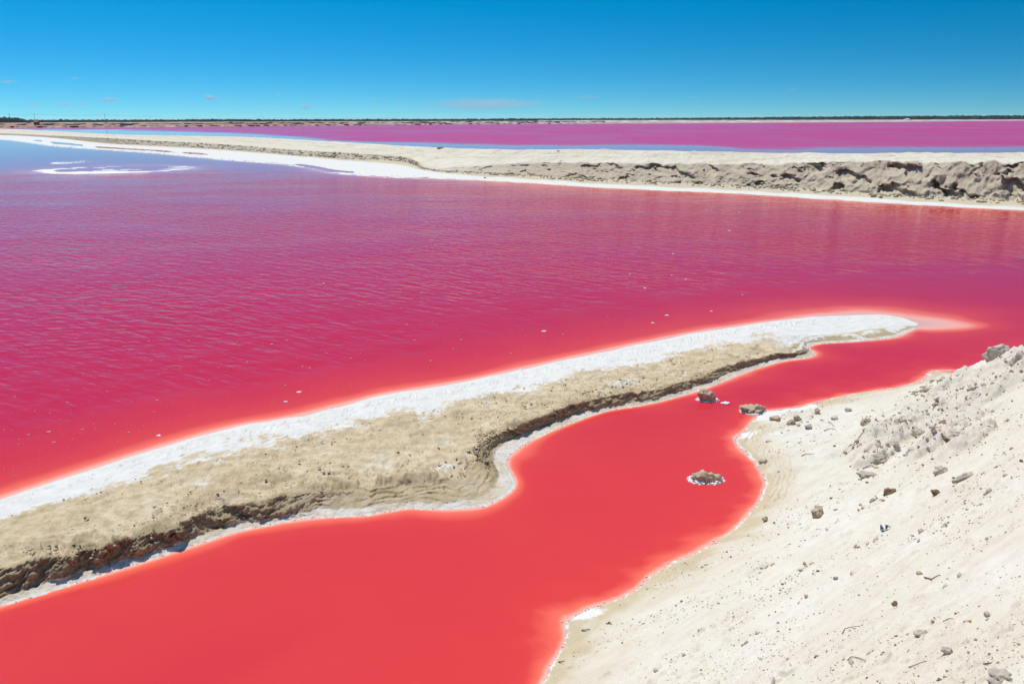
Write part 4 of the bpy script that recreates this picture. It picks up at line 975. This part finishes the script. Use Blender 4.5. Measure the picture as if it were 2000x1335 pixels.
# ------------------------------------------------------------------ floating salt flakes
flk = [(632, 553, 6), (1063, 646, 11), (1230, 535, 5), (1260, 562, 6), (1275, 630, 8), (1303, 615, 9), (1312, 537, 5), (1340, 545, 5), (1315, 495, 6), (1390, 607, 6), (1450, 575, 5), (1425, 450, 5), (558, 784, 9), (585, 765, 11), (645, 799, 12), (1018, 722, 10),
       (310, 850, 12), (1445, 414, 4), (1380, 407, 4), (1360, 395, 3)]
def flake_mesh(seed):
    rg = np.random.default_rng(seed); n = 12; a_ = np.linspace(0, 2 * np.pi, n, endpoint=False); r_ = 1 + .25 * rg.normal(size=n); r_ = np.clip(r_, .55, 1.5)
    ring = np.c_[np.cos(a_) * r_, np.sin(a_) * r_ * .7]
    V = np.vstack([np.c_[ring, np.full(n, -.1)], np.c_[ring * .96, np.full(n, .10)], np.c_[ring * .55, .16 + .05 * rg.random(n)], [[0, 0, .17]]])
    F = []
    for L_ in range(2):
        for i in range(n):
            a0, b0 = L_ * n + i, L_ * n + (i + 1) % n; F += [(a0, b0, b0 + n), (a0, b0 + n, a0 + n)]
    F += [(2 * n + i, 2 * n + (i + 1) % n, 3 * n) for i in range(n)]
    return mesh_np('salt_flake', V, np.array(F), None, M_salt, smooth=False)
fl = [flake_mesh(500 + k) for k in range(4)]
for k, (px, py, w) in enumerate(flk):
    p = at(px, py, 0); d = math.hypot(p[1], EYE); s = w * d / FPX / 2.3
    o = link('salt_flake', fl[k % 4], label='white salt flake floating on the open pink water', cat='salt flake', group='salt flakes floating on the lagoon'); o.location = (p[0], p[1], .003); o.scale = (s, s, min(s, .03)); o.rotation_euler.z = random.uniform(-.4, .4)
def float_pts(n, rg):
    P = []
    while len(P) < n:
        px = rg.uniform(0, 1300); py = rg.uniform(610, 1000)
        lim = np.interp(px, [0, 300, 600, 900, 1300], [940, 840, 770, 715, 640])
        if py < lim and rg.random() < ((py - 590) / max(lim - 590, 1)) ** 1.2: P.append(at(px, py))
    P = np.array(P); P[:, 2] = 0
    return P, np.hypot(P[:, 0], P[:, 1]) / 9
M_scum = mat_simple('floating_scum', (0.62, 0.12, 0.12), (0.70, 0.24, 0.21), 40, bump=0)
scatter('floating_specks', 420, float_pts, .006, .026, M_scum, 406, 'pale specks floating on the lagoon near the sandbar', .08)

# ================================================================== FAR SHORE
def far_shore():
    m = M('far_flats')
    st = m.noise(1.0, 4, 0.6, m.coord((.004, .05, 1), (0, 0, R(-22)))); fine = m.noise(.25, 4, .65)
    c = m.mix(m.ramp(st, [(.36, 0.0), (.62, 1.0)]), (0.26, 0.20, 0.15), (0.50, 0.44, 0.38))
    c = m.mix(m.ramp(fine, [(.5, 0.0), (.7, .5)]), c, (.20, .17, .13))
    c = m.mix(m.attr('red'), c, m.mix(fine, (.34, .14, .075), (.40, .19, .11)))
    c = m.mix(m.attr('bank'), c, m.mix(m.ramp(m.noise(.22, 5, .7), [(.42, 0.), (.58, 1.)]), (.08, .06, .05), (.42, .36, .29)))
    c = m.mix(m.attr('salt'), c, SALT)
    mt = m.done(m.bsdf(c, .95, m.bump(fine, .6, .4), .05))
    th = np.concatenate([np.linspace(-60, -42, 8)[:-1], np.linspace(-42, 42, 700)[:-1], np.linspace(42, 62, 8)])
    re = np.interp(th, fth, fr)
    offs = np.array([-8, 0, .5, 2, 4, 6, 9, 12, 16, 24, 40, 70, 110, 160, 240, 340, 480, 700, 1000, 1500, 2300])
    RR = re[:, None] + offs[None, :] * np.clip(re[:, None] / 560, .8, 2.0); T = np.radians(th)[:, None] + 0 * RR
    x = RR * np.sin(T); y = RR * np.cos(T); o_ = offs[None, :] + 0 * RR
    lft = sstep(20, -5, np.degrees(T))
    z = np.where(o_ <= 0, -.3 + 0.31 * (o_ > -1), 0)
    z = z + (0.25 + .5 * lft) * sstep(.5, 5, o_) * (1 - .45 * sstep(14, 30, o_)) * (1 + .4 * fbm(T * 200, o_ * .1, 3, 301))
    z = z + .35 * sstep(60, 600, o_) + .9 * sstep(500, 2000, o_) + .15 * fbm(x * .02, y * .02, 3, 303) * sstep(10, 60, o_)
    bank = np.exp(-((o_ - 3) / 3.2) ** 2) * (.35 + .65 * lft)
    red = sstep(12, 20, o_) * sstep(700, 400, o_) * sstep(-6, -14, np.degrees(T) + 3 * fbm(x * .01, y * .01, 2, 305)) * .85
    salt = np.exp(-((o_ - .6) / 1.0) ** 2) * sstep(-12, 12, np.degrees(T)) + sstep(.1, .5, fbm(T * 60, np.log(o_ + 12) * 3, 3, 307)) * sstep(14, 30, o_) * sstep(-12, 5, np.degrees(T)) * .75
    me = mesh_np('far_shore', np.stack([x, y, z], 2).reshape(-1, 3), grid_faces(*x.shape)[:, ::-1], {'bank': bank, 'red': red, 'salt': np.clip(salt, 0, 1)}, mt)
    link('far_shore', me, kind='structure', label='low far shore of salt pans and banks below the forest')
far_shore()
V0, F0 = ico(1)
def clumps(name, items, mat, seed, label, kind='stuff', cat=None):
    rg = np.random.default_rng(seed); Vs = []; Fs = []
    for k, (x_, y_, z_, rx, rz) in enumerate(items):
        v = V0 * (1 + rg.normal(0, .13, (len(V0), 1))) * np.array([rx, rx, rz]) * rg.uniform(.85, 1.15, 3)
        Vs.append(v + np.array([x_, y_, z_])); Fs.append(F0 + k * len(V0))
    link(name, mesh_np(name, np.vstack(Vs), np.vstack(Fs), None, mat, smooth=False), kind=kind, label=label, cat=cat)
items = []
rg = np.random.default_rng(77)
top_px = lambda px: np.interp(px, [-300, 300, 440, 520, 900, 1000, 1060, 1300, 1580, 1700, 2300], [233.4, 232.9, 231.6, 232.4, 231.5, 230.3, 230.4, 229.8, 227.0, 226.0, 222.5])
for k in range(3300):
    px = rg.uniform(-330, 2330); D = rg.uniform(1400, 1900) if px < 1050 else rg.uniform(1900, 2600)
    d = ray(px, 233); s = D / math.hypot(d[0], d[1]); x_, y_ = d[0] * s, d[1] * s
    zt = EYE + ray(px, top_px(px) + rg.normal(0, .2))[2] * (y_ / ray(px, top_px(px))[1])
    zt = max(zt, 4.0)
    rr = rg.uniform(1.6, 3.2) if px < 1050 else rg.uniform(2.2, 4.4); z_ = zt - rr * 1.1 - (rg.random() ** 2) * 3
    items.append((x_, y_, max(z_, 1.0), rr * rg.uniform(1.5, 2.8), rr))
    items.append((x_ + rg.uniform(-6, 6), y_ - 3, rg.uniform(.5, 2.5), rr * 2.6, rr * .6))
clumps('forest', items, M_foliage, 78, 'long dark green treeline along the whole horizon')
# wooded rise at far left
items = []
for k in range(420):
    px = rg.uniform(-60, 52); D = rg.uniform(1300, 1400); prof = np.interp(px, [-60, -10, 8, 25, 40, 52], [233, 229.5, 228.6, 228.8, 231, 235])
    d = ray(px, 233); s = D / math.hypot(d[0], d[1]); zt = EYE + ray(px, prof)[2] * (d[1] * s / ray(px, prof)[1])
    items.append((d[0] * s, d[1] * s, rg.uniform(.5, max(zt - 2.2, 1)), rg.uniform(3, 5), rg.uniform(2, 3)))
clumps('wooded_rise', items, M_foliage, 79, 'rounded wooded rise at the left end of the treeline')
items = []
for k in range(420):
    px = rg.uniform(-150, 1180); rr = np.interp(math.degrees(math.atan2(ray(px, 235)[0], ray(px, 235)[1])), fth, fr)
    D = rr + rg.choice([rg.uniform(2, 8), rg.uniform(120, 420), rg.uniform(250, 500)]); d = ray(px, 235); s = D / math.hypot(d[0], d[1]); q = rg.uniform(.2, .5) if D < rr + 10 else rg.uniform(.5, 1.1)
    items.append((d[0] * s, d[1] * s, .5 + q * .2, q * 4, q * .6))
clumps('far_shrubs', items, M_shrub, 80, 'low dark shrubs dotted along the far shore')

# poles with a line of wire
def make_pole(label, px, ytop, ybot, lean, first=None):
    D = 9.0 * FPX / max(ybot - ytop, 3) * .95
    d = ray(px, ybot); s = D / math.hypot(d[0], d[1]); x_, y_ = d[0] * s, d[1] * s; zt = EYE + ray(px, ytop)[2] * (y_ / ray(px, ytop)[1])
    H = max(zt - .5, 4)
    if first is None:
        root = bpy.data.objects.new('utility_pole', None); COL.objects.link(root)
        link('pole', tube('pole', [(0, 0, 0), (0, 0, .5), (0, 0, 1)], .020, M_pole, .7, 6), parent=root)
        b_ = bmesh.new(); bmesh.ops.create_cube(b_, size=1); bmesh.ops.scale(b_, vec=(.16, .02, .018), verts=b_.verts); bmesh.ops.translate(b_, vec=(0, -.022, .94), verts=b_.verts)
        me = bpy.data.meshes.new('crossarm'); b_.to_mesh(me); b_.free(); me.materials.append(M_pole); link('crossarm', me, parent=root)
    else:
        root = first.copy(); COL.objects.link(root)
        for ch in first.children:
            c = ch.copy(); COL.objects.link(c); c.parent = root
    root.location = (x_, y_, .5); root.scale = (H, H, H); root.rotation_euler = (0, R(lean), 0)
    root['label'] = label; root['category'] = 'utility pole'; root['group'] = 'utility poles along the far shore'
    return root, Vector((x_ + math.sin(R(lean)) * H * .94, y_, .5 + H * .95))
poles = [('tall pole in front of the wooded rise, first from the left end', 20, 222, 236.5, 0), ('pole rising behind the small brown shed', 69, 221.5, 236, -2), ('tall pole with no shed, third from the left end', 206, 222, 237, -1),
         ('fourth pole from the left end, standing before open treeline', 294, 226, 237, 0), ('fifth pole from the left end', 376, 228, 237.5, 0), ('sixth pole from the left end, short', 447, 229.5, 237.5, 0),
         ('seventh pole from the left end, over a bump in the treeline', 515, 227.5, 237, 0), ('eighth pole from the left end', 574, 228.5, 237, 0), ('ninth pole from the left end', 631, 228.7, 238, 0), ('tenth pole from the left end', 678, 228.5, 238, 0),
         ('eleventh pole from the left end, well apart from its neighbours', 757, 229, 237, 0), ('twelfth pole from the left end, beside white salt ground', 829, 230, 237, 0),
         ('first tiny pole of the far cluster', 881, 231, 236.5, 0), ('second tiny pole of the far cluster', 890, 231.5, 236.5, 0), ('tallest tiny pole in the middle of the far cluster', 896, 230.3, 236.5, 0), ('tiny pole right of the middle of the far cluster', 911, 231.3, 236.5, 0),
         ('last but one tiny pole of the far cluster', 928, 231.3, 236.5, 0), ('last tiny pole of the far cluster, farthest from the shed', 939, 230.6, 236.5, 0)]
tops = []; first = None
for lb, px, a_, b_, ln in poles:
    rt, tp = make_pole(lb, px, a_, b_, ln, first); first = first or rt; tops.append(tp)
cw = bpy.data.objects.new('power_line', None); COL.objects.link(cw); cw['label'] = 'thin power line sagging from pole to pole above the far shore'; cw['category'] = 'power line'
M_wire = mat_simple('wire', (.10, .10, .10), (.12, .12, .12), 1, bump=0)
for a_, b_ in zip(tops[:11], tops[1:12]):
    L_ = (b_ - a_).length
    link('wire', tube('wire', [a_ + (b_ - a_) * t - Vector((0, 0, 1.0 * 4 * t * (1 - t))) for t in np.linspace(0, 1, 9)], .05, M_wire, 1.0, 4), parent=cw)
# shed by the second pole
D = 800.; d = ray(71, 236.5); s = D / math.hypot(d[0], d[1]); sx, sy = d[0] * s, d[1] * s
sh = bpy.data.objects.new('shed', None); COL.objects.link(sh); sh.location = (sx, sy, .35); sh['label'] = 'small brown shed at the foot of a pole on the far shore'; sh['category'] = 'shed'
M_shed = mat_simple('shed_boards', (.16, .08, .06), (.24, .13, .09), .8, bump=.3); M_roof = mat_simple('shed_roof', (.26, .12, .08), (.34, .18, .12), 1, bump=.3); M_dark = mat_simple('dark_doorway', (.02, .018, .016), (.03, .027, .024), 1, bump=0)
def box(name, c, sz, mat, parent):
    b_ = bmesh.new(); bmesh.ops.create_cube(b_, size=1); bmesh.ops.scale(b_, vec=sz, verts=b_.verts); bmesh.ops.translate(b_, vec=c, verts=b_.verts)
    me = bpy.data.meshes.new(name); b_.to_mesh(me); b_.free(); me.materials.append(mat); return link(name, me, parent=parent)
box('wall', (0, 0, 1.1), (3.4, 3, 2.2), M_shed, sh); box('door', (-.6, -1.52, .95), (.9, .06, 1.9), M_dark, sh)
me = bpy.data.meshes.new('roof'); me.from_pydata([(-1.9, -1.7, 2.2), (1.9, -1.7, 2.2), (1.9, 1.7, 2.2), (-1.9, 1.7, 2.2), (-1.9, 0, 3.2), (1.9, 0, 3.2)], [], [(0, 1, 5, 4), (3, 4, 5, 2), (0, 4, 3), (1, 2, 5), (0, 3, 2, 1)]); me.materials.append(M_roof); link('roof', me, parent=sh)
# salt heap on the far right shore
d = ray(1772, 233); D = 1250.; s = D / math.hypot(d[0], d[1])
V, F = ico(3); V = V.copy(); V = V * np.array([6.0, 4, 2.4]) * (1 + .25 * fbm(V[:, 0] * 2, V[:, 1] * 2, 3, 401))[:, None]; V[:, 2] = np.where(V[:, 2] > 0, V[:, 2] * (1 - np.abs(V[:, 0]) / 12), V[:, 2] * .1)
o = link('salt_heap', mesh_np('salt_heap', V, F, None, M_stone_pale), label='pale salt heap on the far shore at the right, below the treeline', cat='salt heap'); o.location = (d[0] * s, d[1] * s, .9)

# ================================================================== CLOUDS
def mat_cloud():
    m = M('cloud_vapour')
    c = m.n('TexCoord'); ln = m.n('VectorMath'); ln.operation = 'LENGTH'; m.t.links.new(c.outputs['Object'], ln.inputs[0])
    nz = m.noise(2.6, 4, .6, c.outputs['Object'])
    dn = m.math('SUBTRACT', m.math('ADD', m.math('SUBTRACT', 1.0, ln.outputs['Value']), m.math('MULTIPLY', nz, 1.3)), .80)
    oi = m.n('ObjectInfo')
    den = m.math('MULTIPLY', m.math('MAXIMUM', dn, 0.0), m.math('MULTIPLY', oi.outputs['Alpha'], .05))
    v = m.n('VolumePrincipled'); v.inputs['Color'].default_value = (.86, .95, 1, 1); m.t.links.new(den, v.inputs['Density']); v.inputs['Anisotropy'].default_value = .1
    return m.done(v, 'Volume')
M_cloud = mat_cloud(); M_cloud.volume_intersection_method if False else None
CL = [(213, 194, 36, 6, .9), (280, 201, 20, 4, .5), (348, 199.5, 18, 4, .8), (410, 190, 24, 8, 1.2), (398, 185, 8, 5, .8), (420, 199, 14, 4, .7), (447, 195, 14, 4, .8), (460, 200.5, 12, 4, .9), (545, 185, 8, 9, .6), (552, 207, 20, 4, .5), (596, 207, 26, 8, .8),
      (675, 204, 16, 4, .7), (733, 195, 18, 5, 1.0), (780, 205, 22, 6, .35), (125, 203, 30, 6, .55), (160, 203, 24, 5, .4), (147, 152, 18, 5, .45), (15, 159, 34, 6, .35), (10, 192, 14, 4, .4), (70, 204, 30, 6, .4), (950, 203, 240, 20, .11), (1145, 189, 54, 4, .25), (1050, 187, 18, 3, .35), (1355, 190, 40, 4, .12), (1550, 174, 26, 5, .12), (752, 206, 14, 4, .5), (520, 205, 20, 4, .4)]
for k, (px, py, w, h, a_) in enumerate(CL):
    D = 9000.; d = ray(px, py); s = D / math.hypot(d[0], d[1])
    V, F = ico(2)
    o = link('cloud', mesh_np('cloud', V, F, None, M_cloud), label='tiny faint white cloud low over the horizon', cat='cloud', group='small clouds low over the horizon')
    o.location = (d[0] * s, d[1] * s, EYE + d[2] * s); o.scale = (w * D / FPX * .62, max(h, w * .3) * D / FPX * .6, h * D / FPX * .75); o.color = (1, 1, 1, a_)
    o.rotation_euler.z = -math.atan2(d[0], d[1])
    if (px, py) == (950, 203): o['label'] = 'long faint veil of cloud, far the widest of those over the horizon'

# ================================================================== HAZE
hb = bmesh.new(); bmesh.ops.create_cube(hb, size=1); bmesh.ops.scale(hb, vec=(16000, 16000, 20), verts=hb.verts); bmesh.ops.translate(hb, vec=(0, 0, 8.0), verts=hb.verts)
hm = M('air'); hv = hm.n('VolumePrincipled'); hv.inputs['Color'].default_value = (.72, .86, 1, 1); hv.inputs['Density'].default_value = 0.00005; hv.inputs['Anisotropy'].default_value = .2
hme = bpy.data.meshes.new('haze'); hb.to_mesh(hme); hb.free(); hme.materials.append(hm.done(hv, 'Volume')); link('haze', hme, kind='stuff', label='thin blue haze over the far shore')
